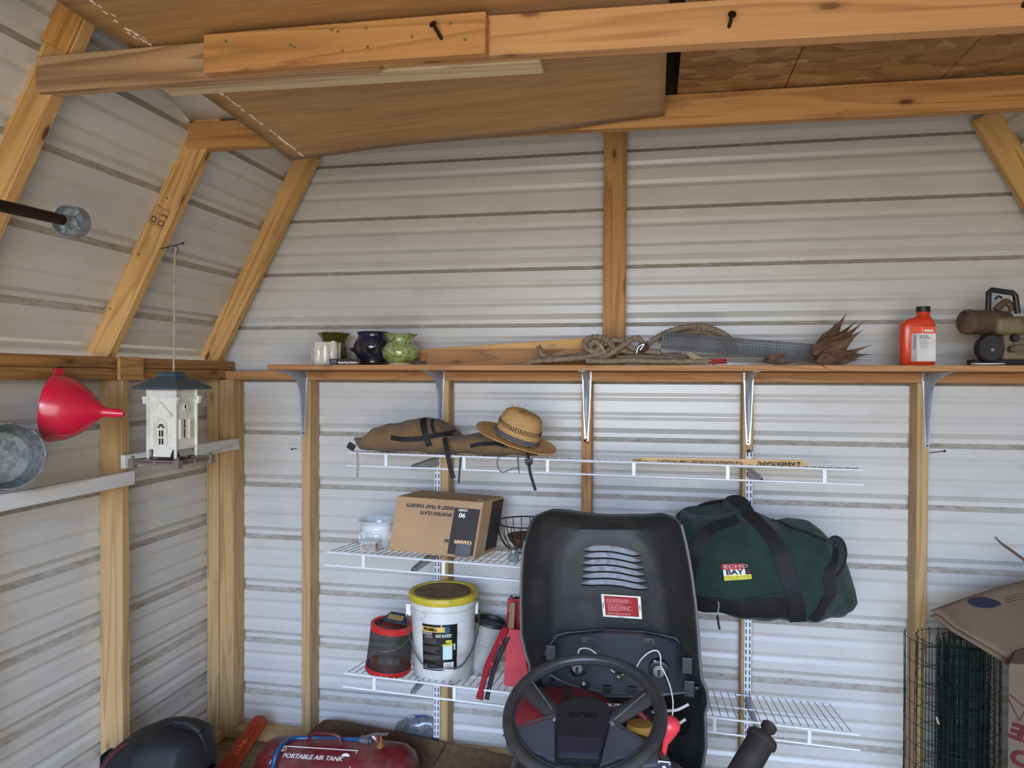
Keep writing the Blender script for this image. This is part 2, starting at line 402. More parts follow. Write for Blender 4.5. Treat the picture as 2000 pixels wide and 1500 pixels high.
# ---- oriented strand board lying on the ties, scored every 16 inches
def osb():
    m, nt, b = newmat('osb')
    vo = N(nt, 'ShaderNodeTexVoronoi', Scale=1.0, Randomness=1.0); vo.feature = 'F1'
    vec = coords(nt, (16, 42, 16), False)
    ns = N(nt, 'ShaderNodeTexNoise', Scale=5.0, Detail=2.0); nt.links.new(coords(nt, (1, 1, 1), False), ns.inputs['Vector'])
    mx = nt.nodes.new('ShaderNodeVectorMath'); mx.operation = 'MULTIPLY_ADD'; nt.links.new(ns.outputs['Color'], mx.inputs[0]); mx.inputs[1].default_value = (3, 5, 3); nt.links.new(vec, mx.inputs[2])
    nt.links.new(mx.outputs[0], vo.inputs['Vector'])
    c = ramp(nt, vo.outputs['Color'], [(.1, S((128, 90, 52))), (.4, S((162, 118, 70))), (.75, S((188, 144, 92))), (1, S((216, 178, 126)))]).outputs[0]
    f = noise(nt, coords(nt, (8, 60, 8), False), 3, 4, .6)
    c = mixc(nt, .4, c, ramp(nt, f, [(.35, S((98, 62, 34))), (.7, S((188, 140, 86)))]).outputs[0])
    nt.links.new(c, b.inputs['Base Color']); b.inputs['Roughness'].default_value = .7; return m
OSB = osb()
g = G(); g.box((1.90, -.685, 2.392), (2.14, -.655, 2.66)); obj('attic_shade_board', g, _M['dark_filler'], ceiling)  # added upright, dark brown to stand for attic shade in the gap
loft = tag(thing('loft_panel', (2.7, -1.6, 2.39), 'brown strand board loft panel with scored grid lines lying on the ceiling ties at right', 'board'))
ys = [-3.3, -.921, -.62]; xv = [2.02, 2.322, 2.735, 3.15]
for i in range(2):
    for j in range(3):
        g = G(); g.box((xv[j]+.0015, ys[i]+.002, 2.388), (xv[j+1]-.0015, ys[i+1]-.002, 2.402))
        obj('panel', g, OSB, loft)
g = G(); g.box((2.0215, -3.29, 2.3925), (3.145, -.63, 2.404)); obj('backing', g, _M['dark_filler'], loft)
# ---- hardboard sheets on the ties
def hard(key, a, b):
    m, nt, bs = newmat(key)
    f = noise(nt, coords(nt, (1.0, 14, 14), False), 2.2, 4, .6, .6)
    f2 = noise(nt, coords(nt, (5, 120, 120), False), 1.5, 3, .6)
    c = ramp(nt, f, [(.3, a), (.62, b), (.7, a)]).outputs[0]
    c = mixc(nt, .4, c, ramp(nt, f2, [(.3, a), (.7, b)]).outputs[0])
    nt.links.new(c, bs.inputs['Base Color']); bs.inputs['Roughness'].default_value = .42; return m
HB = hard('hardboard_brown', S((148, 108, 66)), S((190, 148, 98)))
HW = hard('hardboard_pale', S((220, 216, 208)), S((240, 237, 232)))
# brown sheet: flat on the near ties, drooping in front of the far tie
def brown(u, v):
    y = -2.9+v*(2.9-.752)
    # v runs towards the back wall
    t = max(0, (y+1.34)/.588)
    zl = 2.359-.106*t**1.5; zr = 2.366-.052*t**1.5
    x0 = .70+.115*t**1.2+(0 if y > -1.5 else (-1.5-y)*.06); x1 = 1.985
    x = x0+(x1-x0)*u
    z = zl+(zr-zl)*u + .004*sin(u*9+v*5)*t
    return (x, y, z-.0)
g = G(); g.grid(brown, 28, 60)
sheet_b = tag(obj('hardboard_sheet', g, HB, smooth=True, solid=.004, origin=(1.3, -1.3, 2.36)), 'brown wood-grain hardboard sheet drooping in front of the far ceiling beam', 'board')
# chalk line on it
g = G()
for i in range(150):
    t = random.random()
    u_off = random.gauss(0, .006) if t < .55 else random.gauss(0, .0016)
    if t < .55 and random.random() < .3: continue
    y = -1.9+t*1.13 if t > .0 else 0
    tt = (y+2.9)/2.148; p = V(brown(.045 if y > -1.33 else .045+(-1.33-y)*.0+.03*((-1.33-y)/.6), tt))
    L = random.uniform(.003, .014); w = random.uniform(.0025, .005)
    if t > .9: L *= 1.6
    p.x += u_off; q = V(brown(.045, min(1, tt+.01)))-V(brown(.045, tt)); q.normalize()
    g.tube([p+V((0, 0, -.0026)), p+q*L+V((0, 0, -.0026))], w*.6, 5, flat=.4)
tag(obj('chalk_mark', g, plain('chalk', S((240, 236, 226)), .9), sheet_b), 'broken white chalk line near the left edge', kind='stuff')
c0 = V((.425, -.700, 2.414)); e1 = V((.94, .345, 0)).normalized(); e2 = V((.345, -.94, 0)).normalized()
g = G(); g.grid(lambda u, v: c0+e1*1.213*u+e2*1.85*v+V((0, 0, -.006+.004*sin(v*6))), 8, 12)
tag(obj('hardboard_sheet', g, HW, smooth=True, solid=.004, origin=(1.2, -1.2, 2.41)), 'pale grey hardboard sheet lying skewed on the tie beams above the brown one', 'board')
# ---- left wall slats
WSL = wood('whitewashed_slat', S((214, 214, 212)), S((186, 186, 186)), 5, knots=.05, stain=S((150, 146, 140)))
board('slat', (.170, -2.4, 1.203), (.170, -.664, 1.2005), .048, .018, WSL, wall_left)
board('slat', (.170, -.716, 1.261), (.213, -.078, 1.267), .048, .018, WSL, wall_left)
# ---- screws and nails standing out of the timbers
def nail(p, d, name, parent, L=.03, r=.002, hr=.005):
    g = G(); p = V(p); d = V(d).normalized(); g.tube([p-d*.005, p+d*L], r, 6); g.tube([p+d*L, p+d*(L+.003)], hr, 8)
    return obj(name, g, DARKST, parent)
nail(at(862, 75, -1.388), (-.3, -1, .55), 'screw', ceiling, .035, .004, .0085)
nail(at(1424, 52, -1.35), (0.1, -1, .35), 'screw', ceiling, .03, .004, .0085)
nail(at(1998, 12, -1.35), (0.1, -1, .35), 'screw', ceiling, .03, .004, .0085)
nail(at(578, 876, -.089), (-.1, -1, 0), 'nail', wall_back, .03, .0018, .004)
nail(at(1818, 884, -.089), (.75, -1, .25), 'nail', wall_back, .05, .0016, .0045)
nail(at(1148, 866, -.089), (-.3, -1, .5), 'nail', wall_back, .03)
nail(at(1461, 885, -.089), (0, -1, .4), 'nail', wall_back, .03)
for px, py in ((270, 494), (325, 385), (214, 600), (371, 262)):
    p = at(px, py, -.72); nail(p, (.6, -.3, -.4), 'nail', ceiling, .012)
for (px, py) in ((545, 352), (497, 445), (452, 537), (407, 628)):   # grey closure plugs beside the back rafter
    p = at(px, py, -.06); g = G(); g.lathe([(.001, -.02), (.014, -.018), (.016, 0), (.012, .015), (.001, .017)], 10, p); obj('plug', g, plain('grey_foam', S((92, 96, 100)), .9), ceiling, True)
# grade stamp on the middle rafter: outlined boxes with small bars
INK = plain('ink', S((70, 52, 36)), .8)
a = V((KX+.0445/cs+.003, -.7285, 1.622))
def rp(s, t): return a+V((sn, 0, cs))*s+V((cs, 0, -sn))*t+V((0, -.0006, 0))
g = G()
for (s0, s1, t0, t1) in ((.50, .565, -.032, -.006), (.50, .565, .000, .026)):
    cc = [rp(s0, t0), rp(s1, t0), rp(s1, t1), rp(s0, t1)]
    for i in range(4): g.tube([cc[i], cc[(i+1) % 4]], .0007, 4)
    cc = [rp(s0+.008, t0+.005), rp(s0+.024, t0+.005), rp(s0+.024, t1-.005), rp(s0+.008, t1-.005)]
    for i in range(4): g.tube([cc[i], cc[(i+1) % 4]], .0016, 4)
obj('grade_stamp', g, INK, ceiling)
text('grade_stamp', 'PWM', frame(rp(.545, .013), (-cs, 0, sn), (0, -1, 0)), .012, INK, ceiling)

# screw heads in the scab board
for px, py in ((441, 81), (575, 92), (568, 88), (648, 58), (660, 62), (715, 55), (718, 92), (805, 72), (880, 46), (908, 77), (669, 99)):
    p = at(px, py, -1.3885); g = G(); g.tube([p, p+V((0, -.0015, 0))], .0032, 8); obj('screw', g, plain('green_screw', S((104, 104, 70)), .5), ceiling)
# ================================================================ THINGS ON AND UNDER THE SHELVES
def quadwarp(TL, TR, BR, BL, off=.0006, flip=False):
    TL, TR, BR, BL = map(V, (TL, TR, BR, BL)); n = (TR-TL).cross(BL-TL).normalized()
    if n.dot(CO-TL) < 0: n = -n
    def w(u, v, d=0):
        if flip: u, v = 1-u, 1-v
        a = TL.lerp(TR, u); b = BL.lerp(BR, u); return a.lerp(b, v)+n*(off+d)
    return w
def qtext(name, s, qw, u, v, size, mat, parent, width=None, bold=0, align='CENTER', asp=1):
    """text on a quad: u,v centre in 0..1, size as fraction of the height; asp = quad width/height"""
    return text(name, s, None, size, mat, parent, width=width*asp if width else None, bold=bold, align=align, warp=lambda p: qw(u+p.x/asp, v-p.y, max(0, p.z)), th=.0003)
def qpatch(g, qw, u0, u1, v0, v1, mi=0, n=1, d=0):
    g.grid(lambda a, b: qw(u0+(u1-u0)*a, v0+(v1-v0)*b, d), n+1, n+1, mi); return g
def lines(g, qw, u0, u1, v0, v1, rows, rnd, h=.45, d=.0003):
    for i in range(rows):
        v = v0+(v1-v0)*(i+.5)/rows; hh = (v1-v0)/rows*h/2; u = u0; e = u0+(u1-u0)*rnd.uniform(.7, 1)
        while u < e:
            w = rnd.uniform(.03, .1)*(u1-u0)+.005; qpatch(g, qw, u, min(e, u+w), v-hh, v+hh, 0, 1, d); u += w+.015*(u1-u0)+.004
    return g
RED = plain('red_paint', S((176, 34, 38)), .45, dirt=S((96, 30, 28)), dirt_amt=.5)
TXW = plain('print_white', S((238, 236, 230)), .6); TXK = plain('print_black', S((26, 25, 26)), .6)
# ---- long shelf
sh = thing('shelf_board', (1.9, -.17, 1.581), 'long orange pine shelf board running across the whole back wall', 'shelf')
board('board', (.493, -.178, 1.5915), (3.45, -.178, 1.5915), .306, .021, CEDAR, sh, up=(0, 1, 0))
def bracket(x, lab):
    t = thing('shelf_bracket', (x, -.09, 1.31), lab, 'bracket')
    GR = plain('bracket_grey', S((150, 158, 170)), .35, .3, var=.08); LG = plain('bracket_light', S((196, 200, 206)), .3, .5, var=.05)
    z0 = 1.5805; g = G(); yw = -.0895
    g.prism([(x-.019, yw, z0), (x+.019, yw, z0), (x+.017, yw, z0-.05), (x+.008, yw, z0-.268), (x, yw, z0-.274), (x-.008, yw, z0-.268), (x-.017, yw, z0-.05)], (0, -.002, 0))
    obj('wall_leg', g, LG, t)
    g = G(); g.prism([(x-.019, yw, z0), (x+.019, yw, z0), (x+.012, yw-.215, z0), (x-.012, yw-.215, z0)], (0, 0, -.002)); obj('shelf_arm', g, GR, t)
    g = G(); prof = [(.005, -.02), (.035, -.04), (.05, -.06), (.06, -.10), (.045, -.16), (.02, -.21)]
    side = [(yw-.21, z0-.003, .002), (yw-.15, z0-.014, .006), (yw-.09, z0-.028, .009), (yw-.05, z0-.045, .0105), (yw-.03, z0-.075, .0105), (yw-.022, z0-.11, .009), (yw-.014, z0-.17, .007), (yw-.004, z0-.255, .002)]
    o = len(g.v); base = [(yw-.21, z0-.001), (yw-.15, z0-.001), (yw-.09, z0-.001), (yw-.04, z0-.001), (yw-.001, z0-.03), (yw-.001, z0-.11), (yw-.001, z0-.17), (yw-.001, z0-.255)]
    for (y, z, w), (by, bz) in zip(side, base):
        g.v += [V((x-w*1.25, by, bz)), V((x-w*.5, y, z)), V((x+w*.5, y, z)), V((x+w*1.25, by, bz))]
    for i in range(7):
        for k in range(3): g.f.append((o+i*4+k, o+i*4+k+1, o+i*4+5+k, o+i*4+4+k)); g.m.append(0)
    obj('rib', g, GR, t, 50)
    for dx, dz in ((-.012, -.028), (.012, -.028), (0, -.262)):
        g = G(); g.tube([(x+dx, yw-.001, z0+dz), (x+dx, yw-.005, z0+dz)], .0035, 8); obj('screw', g, DARKST, t)
for x, l in ((.522, 'grey steel shelf bracket nearest the left corner, under the white planter'), (1.116, 'grey steel shelf bracket above the brown cloth pack'),
             (1.706, 'grey steel shelf bracket above the raised mower hood, right of the straw hat'), (2.307, 'grey steel shelf bracket directly above the right slotted white upright'),
             (2.918, 'grey steel shelf bracket at far right below the orange oil bottle')): bracket(x, l)
# ---- slotted uprights
def standard(x, z0, z1, lab):
    t = thing('slotted_upright', (x, -.09, z0), lab, 'upright'); g = G(); w = .0125
    cols = [-w, -.0085, -.0045, .0045, .0085, w]; zs = []; z = z0; k = 0
    ztab = []
    while z < z1: ztab.append((z, 0)); ztab.append((z+.008, 1)); z += .0254
    ztab.append((z, 0))
    for (a, s), (b, _) in zip(ztab, ztab[1:]):
        for i in range(5):
            if s and i in (1, 3): continue
            g.add([(x+cols[i], -.101, a), (x+cols[i+1], -.101, a), (x+cols[i+1], -.101, b), (x+cols[i], -.101, b)], [(0, 1, 2, 3)])
    for sx in (-w, w): g.add([(x+sx, -.101, z0), (x+sx, -.0895, z0), (x+sx, -.0895, z), (x+sx, -.101, z)], [(0, 1, 2, 3)])
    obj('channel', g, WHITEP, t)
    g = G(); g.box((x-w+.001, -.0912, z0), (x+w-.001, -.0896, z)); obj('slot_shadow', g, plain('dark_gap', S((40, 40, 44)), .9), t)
    return t
XA = at(854, 1000, -.1).x; XB = at(1461, 1200, -.1).x
standard(XA, .10, 1.27, 'white slotted shelf upright behind the carton and bait bucket'); standard(XB, .09, 1.268, 'white slotted shelf upright behind the green duffel bag')
# ---- wire shelves
YF, YB = -.42, -.118
def wire_shelf(x0, x1, z0, z1, drop, conn, lab, wx0=None):
    t = thing('wire_shelf', ((x0+x1)/2, -.27, (z0+z1)/2), lab, 'shelf', 'white wire shelves on the back wall')
    zf = lambda x: z0+(z1-z0)*(x-x0)/(x1-x0); zb = lambda x: zf(x)-drop
    for nm, y, dz, r, e in (('front_rail', YF, 0, .0034, 0), ('lip_rail', YF-.006, -.046, .0034, .002), ('back_rail', YB, -drop, .0028, -.012), ('middle_rail', -.27, -drop*.5-.004, .0026, -.012)):
        g = G(); g.tube([(x0-e, y, zf(x0)+dz), (x1+e, y, zf(x1)+dz)], r, 8); obj(nm, g, WHITEP, t, True)
    g = G(); x = x0+.014
    while x < x1-.006:
        g.tube([(x, YB-.0, zb(x)+.004), (x, YF+.006, zf(x)+.0042)], .00135, 5); g.tube([(x, YF+.006, zf(x)+.0042), (x, YF+.002, zf(x)+.0044), (x, YF-.0045, zf(x)-.002)], .0016, 5, 1); x += .0254
    tag(obj('cross_wires', g, [plain('cross_wire_grey', S((112, 114, 120)), .5), WHITEP], t), kind='stuff')  # level runs coloured mid grey, bent front ends white
    for cx in conn:
        g = G(); g.box((cx-.006, YF-.007, zf(cx)-.046), (cx+.006, YF-.001, zf(cx))); obj('lip_post', g, WHITEP, t, bevel=.001)
    return zf, zb
zfU, zbU = wire_shelf(.866, 2.617, 1.279, 1.265, .036, [at(px, 900, -.42).x for px in (755, 907, 1070, 1238, 1421, 1610)], 'white wire shelf, uppermost, holding the straw hat and brown pack')
zfM, zbM = wire_shelf(.782, 2.50, .911, .868, .028, [at(px, 1090, -.42).x for px in (711, 867, 1200)], 'white wire shelf, middle one, holding the carton and green duffel bag')
zfL, zbL = wire_shelf(.851, 2.614, .468, .413, .04, [at(px, 1340, -.42).x for px in (732, 888, 1150, 1396, 1581)], 'white wire shelf, lowest, holding the yellow-lidded bait bucket')
SG = plain('bracket_arm_grey', S((172, 174, 178)), .35, .3)
def arm(x, zf, zb, lab):
    t = thing('shelf_support', (x, -.25, zf(x)-.04), lab, 'bracket'); y0, y1 = -.1015, -.405
    for dx in (-.006, .005):
        g = G(); g.prism([(x+dx, y0, zb(x)-.005), (x+dx, y1, zf(x)-.038), (x+dx, y1-.006, zf(x)-.052), (x+dx, y1+.01, zf(x)-.056), (x+dx, y0, zb(x)-.045)], (.001, 0, 0)); obj('side_plate', g, SG, t)
    g = G(); g.prism([(x-.006, y0, zb(x)-.005), (x-.006, y1, zf(x)-.038), (x+.006, y1, zf(x)-.038), (x+.006, y0, zb(x)-.005)], (0, 0, -.0012)); obj('top_flange', g, SG, t)
for x, s in ((XA, 'left'), (XB, 'right')):
    for (zf, zb), n in (((zfU, zbU), 'uppermost'), ((zfM, zbM), 'middle'), ((zfL, zbL), 'lowest')):
        arm(x, zf, zb, 'steel shelf support arm on the %s slotted upright, under the %s wire shelf' % (s, n))
# ================================================================ on the long shelf
ZS = 1.6025
def glaze(key, cols, scale=9, rough=.12, seed=0, spec=.5):
    if key in _M: return _M[key]
    m, nt, b = newmat(key); n = noise(nt, coords(nt), scale, 5, .65, 1.2); k = len(cols)
    c = ramp(nt, n, [(.3+.4*i/(k-1), S(cc)) for i, cc in enumerate(cols)]).outputs[0]
    nt.links.new(c, b.inputs['Base Color']); b.inputs['Roughness'].default_value = rough; b.inputs['Coat Weight'].default_value = .6; b.inputs['Coat Roughness'].default_value = .06; return m
# white planter with pointed-oval relief
def planter():
    c = V((.691, -.235, ZS)); t = thing('planter', c, 'small ivory planter with raised pointed ovals, in front of the olive pot', 'planter'); g = G(); n, m = 96, 28
    def f(u, v):
        a = u*2*pi; q = (a*8/(2*pi)) % 1; d = abs(q-.5)*2; w = .82*sin(pi*min(1, max(0, v)))**.8+.04
        r = .0535+(.0045*(1-(d/w)**2) if d < w else -.0025*min(1, (d-w)*5)); return c+V((r*cos(a), r*sin(a), v*.088))
    g.grid(f, n+1, m); g.grid(lambda u, v: c+V((.0475*cos(u*2*pi), .0475*sin(u*2*pi), .088-.06*v)), n+1, 3)
    g.grid(lambda u, v: c+V(((.054-.0065*v)*cos(u*2*pi), (.054-.0065*v)*sin(u*2*pi), .088+.001*sin(pi*v))), n+1, 3)
    g.lathe([(.001, .002), (.05, .002)], 24, c)
    obj('body', g, plain('ivory_glaze', S((214, 208, 192)), .22, var=.05, coat=.4), t, 60)
planter()
def ruffle(amp, k, start): return lambda a, i: 1+(amp*sin(a*k) if i >= start else 0)
c = V((.668, -.112, ZS)); t = thing('flower_pot', c, 'olive glazed pot with flared wavy rim standing behind the ivory planter', 'pot')
g = G(); pr = [(.042, 0), (.052, .012), (.058, .04), (.054, .07), (.047, .09), (.048, .105), (.056, .120), (.066, .130), (.062, .133), (.052, .122), (.044, .105), (.04, .08), (.001, .03)]
g.lathe(pr, 64, c, mod=lambda a, i: 1+(.05*sin(a*6) if 6 <= i <= 9 else 0)); obj('body', g, glaze('olive_glaze', [(46, 44, 14), (96, 92, 26), (58, 60, 18), (132, 124, 52)], 14), t, 60)
c = V((.868, -.185, ZS)); t = thing('strawberry_pot', c, 'dark blue glazed strawberry pot with side pockets, behind the green mottled pot', 'pot')
BG_ = glaze('cobalt_glaze', [(20, 18, 24), (26, 24, 66), (34, 32, 40), (70, 56, 50)], 11, .2)
g = G(); g.lathe([(.05, 0), (.055, .006), (.052, .012), (.066, .035), (.074, .065), (.07, .09), (.06, .108), (.057, .118), (.064, .128), (.062, .131), (.052, .124), (.05, .11), (.058, .08), (.001, .03)], 48, c); obj('body', g, BG_, t, 60)
for a in (radians(-75), radians(-165), radians(15)):
    d = V((cos(a), sin(a), 0)); s_ = V((-sin(a), cos(a), 0)); g = G()
    g.grid(lambda u, v: c+d*(.068+.024*sin(pi*u)*(v**1.2)-.016*(1-v))+s_*((u-.5)*.052*(.35+.65*v))+V((0, 0, .030+.04*v-.006*sin(pi*u)*v)), 13, 8)
    obj('pocket', g, BG_, t, 60, solid=.004)
    g = G(); g.tube([c+d*.070+s_*(.022*cos(k*pi/6))+V((0, 0, .072+.016*sin(k*pi/6))) for k in range(7)], .003, 6); obj('pocket_lip', g, BG_, t, True)
c = V((1.002, -.245, ZS)); t = thing('flower_pot', c, 'glossy green and brown mottled pot with ruffled rim, right of the blue pot', 'pot')
g = G(); pr = [(.040, 0), (.042, .007), (.05, .010), (.066, .028), (.071, .048), (.066, .066), (.052, .08), (.045, .088), (.046, .1), (.054, .111), (.066, .1165), (.062, .119), (.048, .110), (.041, .096), (.04, .085), (.001, .03)]
g.lathe(pr, 72, c, mod=lambda a, i: 1+(.055*sin(a*7) if 9 <= i <= 12 else 0)); obj('body', g, glaze('green_glaze', [(84, 60, 26), (126, 132, 60), (160, 178, 120), (96, 84, 34), (186, 176, 96)], 17, .08), t, 60)
g = G(); g.lathe([(.0425, .0), (.0425, .006)], 32, c+V((0, 0, .0003))); obj('foot', g, plain('bisque', S((206, 190, 160)), .8), t)
t = thing('book', (.80, -.25, ZS), 'thin dark book lying flat on the shelf between the ivory planter and the blue pot', 'book')
g = G(); g.box((.735, -.30, ZS), (.86, -.262, ZS+.022)); obj('cover', g, plain('book_cover', S((52, 30, 30)), .5), t, bevel=.0015)
g = G(); g.box((.737, -.3003, ZS+.004), (.765, -.2995, ZS+.018)); obj('spine_picture', g, plain('spine_pic', S((90, 96, 104)), .5), t)
text('title', 'Rock Pond Guides', frame((.812, -.3006, ZS+.0075), (1, 0, 0), (0, -1, 0)), .011, TXW, t, width=.078, bold=.0006)
tag(board('plank', (1.075, -.135, 1.633), (1.77, -.125, 1.636), .060, .03, CEDAR), 'orange plank standing on edge along the shelf behind the mottled pot', 'plank')
tag(board('plank', (1.03, -.088, 1.643), (1.77, -.088, 1.688), .050, .02, wood('plank_pale', S((226, 178, 112)), S((194, 138, 76)), 6)), 'pale plank on edge rising to the right behind the orange plank', 'plank')
# ---- rope
ROPE = plain('old_rope', S((134, 118, 96)), .95, var=.25, vscale=60, bmp=.5, bscale=400)
t = thing('rope', (1.85, -.23, ZS), 'heap of thick grey-brown twisted rope on the long shelf, with knots and frayed ends', 'rope')
def rope(pts, r=.0095, n=10):
    p = smoothline([at(x, y, Y) for x, y, Y in pts], 14); s = 0; S_ = [0]
    for a, b in zip(p, p[1:]): s += (b-a).length; S_.append(s)
    for q in p: q.z = max(q.z, ZS+r*1.02)
    g = G(); g.tube(p, r, 14, rf=lambda i, a: 1+.42*abs(cos(1.5*(a-S_[i]*130)))-.22); obj('strand', g, ROPE, t, True)
rope([(1035, 706, -.30), (1090, 702, -.30), (1140, 698, -.29), (1175, 690, -.27), (1200, 682, -.24), (1240, 690, -.22), (1300, 695, -.22), (1345, 700, -.24)])
rope([(1053, 678, -.26), (1058, 692, -.28), (1075, 700, -.27), (1110, 697, -.26), (1150, 690, -.24), (1180, 672, -.24), (1210, 664, -.24), (1240, 682, -.25), (1290, 688, -.27)])
rope([(1145, 704, -.30), (1180, 706, -.30), (1230, 704, -.30), (1290, 706, -.30), (1350, 706, -.3), (1400, 706, -.29)])
rope([(1150, 700, -.25), (1180, 698, -.28), (1215, 675, -.26), (1245, 660, -.25), (1262, 684, -.25), (1275, 694, -.23), (1330, 694, -.2)])
rope([(1262, 676, -.22), (1290, 655, -.20), (1330, 641, -.18), (1370, 637, -.17), (1405, 648, -.17), (1425, 662, -.17), (1440, 690, -.17)])
rope([(1285, 662, -.14), (1330, 650, -.13), (1375, 650, -.13), (1410, 665, -.13), (1424, 690, -.14)])
rope([(1160, 690, -.26), (1142, 675, -.26), (1150, 662, -.25), (1172, 660, -.25), (1190, 668, -.25), (1205, 690, -.27)], .011)
rope([(1152, 680, -.28), (1158, 668, -.27), (1172, 672, -.275), (1166, 686, -.28), (1150, 684, -.28)], .010)
rope([(1205, 700, -.27), (1250, 698, -.27), (1300, 700, -.26), (1340, 704, -.26)])
FR = plain('frayed_fibre', S((186, 166, 130)), .95)
for (x, y, dx, dy) in ((1040, 705, -14, 8), (1062, 678, 26, -4), (1170, 670, 12, 20)):
    g = G()
    for k in range(9):
        g.tube([at(x, y, -.29), at(x+dx*random.uniform(.4, .7), y+dy*.5+random.uniform(-3, 3), -.29), at(x+dx*random.uniform(.8, 1.2), min(709, y+dy+random.uniform(-5, 4)), -.30)], .0009, 4)
    tag(obj('frayed_end', g, FR, t), kind='stuff')
g = G(); g.lathe([(.008, -.018), (.016, -.012), (.017, 0), (.014, .014), (.006, .02)], 14, at(1256, 679, -.28), M=Euler((0, 1.2, 0)).to_matrix()); obj('pulley', g, plain('rust_red', S((84, 50, 44)), .8), t, True)
g = G(); g.tube(smoothline([at(1243, 690, -.30), at(1247, 678, -.3), at(1258, 672, -.3), at(1250, 684, -.3)], 5), .0028, 6); obj('hook', g, STEEL, t, True)
t2 = thing('strap', at(1370, 706, -.25), 'worn tan webbing strap with red end, lying under the wire roll', 'strap')
g = G(); ribbon(g, smoothline([at(1345, 690, -.3), at(1360, 699, -.3), at(1382, 706, -.3), at(1420, 706, -.29)], 6), (0, -1, .4), .018); obj('webbing', g, plain('tan_web', S((160, 144, 116)), .9), t2, True)
g = G(); ribbon(g, smoothline([at(1384, 705, -.301), at(1400, 706, -.301), at(1419, 705, -.295)], 6), (0, -1, .4), .019, .0016); obj('red_end', g, plain('red_tape', S((140, 40, 34)), .7), t2, True)
# ---- roll of hardware cloth
t = thing('hardware_cloth_roll', at(1440, 700, -.2), 'roll of galvanised square wire mesh lying across the rope on the long shelf', 'wire mesh')
GAL = plain('galvanised_wire', S((136, 142, 146)), .4, .2, var=.2)
a = at(1293, 665, -.22); b = at(1597, 690, -.20); ax = (b-a).normalized(); L = (b-a).length
e1 = ax.cross(V((0, 0, 1))).normalized(); e2 = ax.cross(e1); g = G()
for k in range(int(L/.0115)+1):
    s = k*.0115; g.tube([a+ax*s+(e1*cos(q)+e2*sin(q))*(.0305-.0000*j) for j, q in enumerate([2*pi*i/20 for i in range(20)])], .0008, 4, closed=True)
    g.tube([a+ax*(s+.003)+(e1*cos(q)+e2*sin(q))*.0265 for q in [2*pi*i/16 for i in range(16)]], .0008, 4, closed=True)
for k in range(17):
    q = 2*pi*k/17
    for rr, w in ((.0305, 0), (.0265, .18)):
        d = e1*cos(q+w)+e2*sin(q+w); g.tube([a+d*rr, b+d*rr], .0008, 4)
tag(obj('wire_mesh', g, GAL, t, weld=False), kind='stuff')
# ---- dried leaf bunch (corn husk like)
t = thing('dried_leaves', at(1640, 712, -.25), 'bunch of curled brown dried leaves with pointed tips at the end of the wire roll', 'dried plant')
LEAF = plain('dead_leaf', S((96, 70, 50)), .85, var=.45, vscale=22, bmp=.6, bscale=90)
def leaf(p0, p1, w, curl, up=.0):
    p0 = V(p0); p1 = V(p1); d = p1-p0; s_ = d.cross(V((0, -1, .3))).normalized(); n = s_.cross(d).normalized(); g = G()
    def f(u, v):
        ww = w*(sin(pi*min(.5, u*1.2+.03))**.7 if u < .45 else max(.0, (1-u)/.55)**2.1)
        q = (v-.5)*2; return p0+d*u+s_*(q*ww)+n*(curl*(q*q-.4)*ww+.012*sin(u*6+curl*3))+V((0, 0, up*sin(pi*u)))
    g.grid(f, 14, 7); obj('leaf', g, LEAF, t, True, solid=.0012)
for (x0, y0, x1, y1, w, Y0, Y1, cu) in ((1592, 706, 1656, 608, .030, -.25, -.24, .9), (1590, 700, 1637, 624, .022, -.22, -.20, -.8), (1600, 700, 1691, 626, .020, -.27, -.25, .8), (1605, 700, 1688, 643, .024, -.29, -.27, -.9),
        (1590, 708, 1708, 674, .018, -.30, -.29, .7), (1600, 709, 1706, 690, .022, -.26, -.24, -.7), (1588, 705, 1674, 626, .026, -.21, -.19, .8), (1592, 708, 1686, 703, .020, -.31, -.3, .6), (1584, 690, 1668, 660, .034, -.27, -.26, -.9),
        (1595, 705, 1660, 640, .034, -.24, -.28, .9), (1600, 700, 1680, 690, .03, -.29, -.3, .8), (1586, 700, 1618, 655, .022, -.28, -.27, .9), (1596, 708, 1650, 700, .028, -.32, -.32, .6)):
    leaf(at(x0, y0, Y0), at(x1, y1, Y1), w, cu)
t = thing('fallen_leaf', at(1500, 708, -.28), 'crumpled tan leaf lying in front of the wire roll', 'leaf')
leaf(at(1490, 706, -.31), at(1540, 690, -.29), .016, .8); leaf(at(1480, 709, -.3), at(1580, 704, -.29), .008, .5)
g = G()
for k in range(26):
    x = random.uniform(2.35, 2.65); y = -.33+random.uniform(0, .05); a_ = random.uniform(0, pi); g.tube([(x, y, ZS+.001), (x+.02*cos(a_), y-.004+.012*sin(a_)*.3, ZS+.001+random.uniform(0, .004))], .0005, 4)
tag(obj('straw_bits', g, FR), 'scattered straw and leaf crumbs on the shelf edge below the dried leaves', 'straw', kind='stuff')
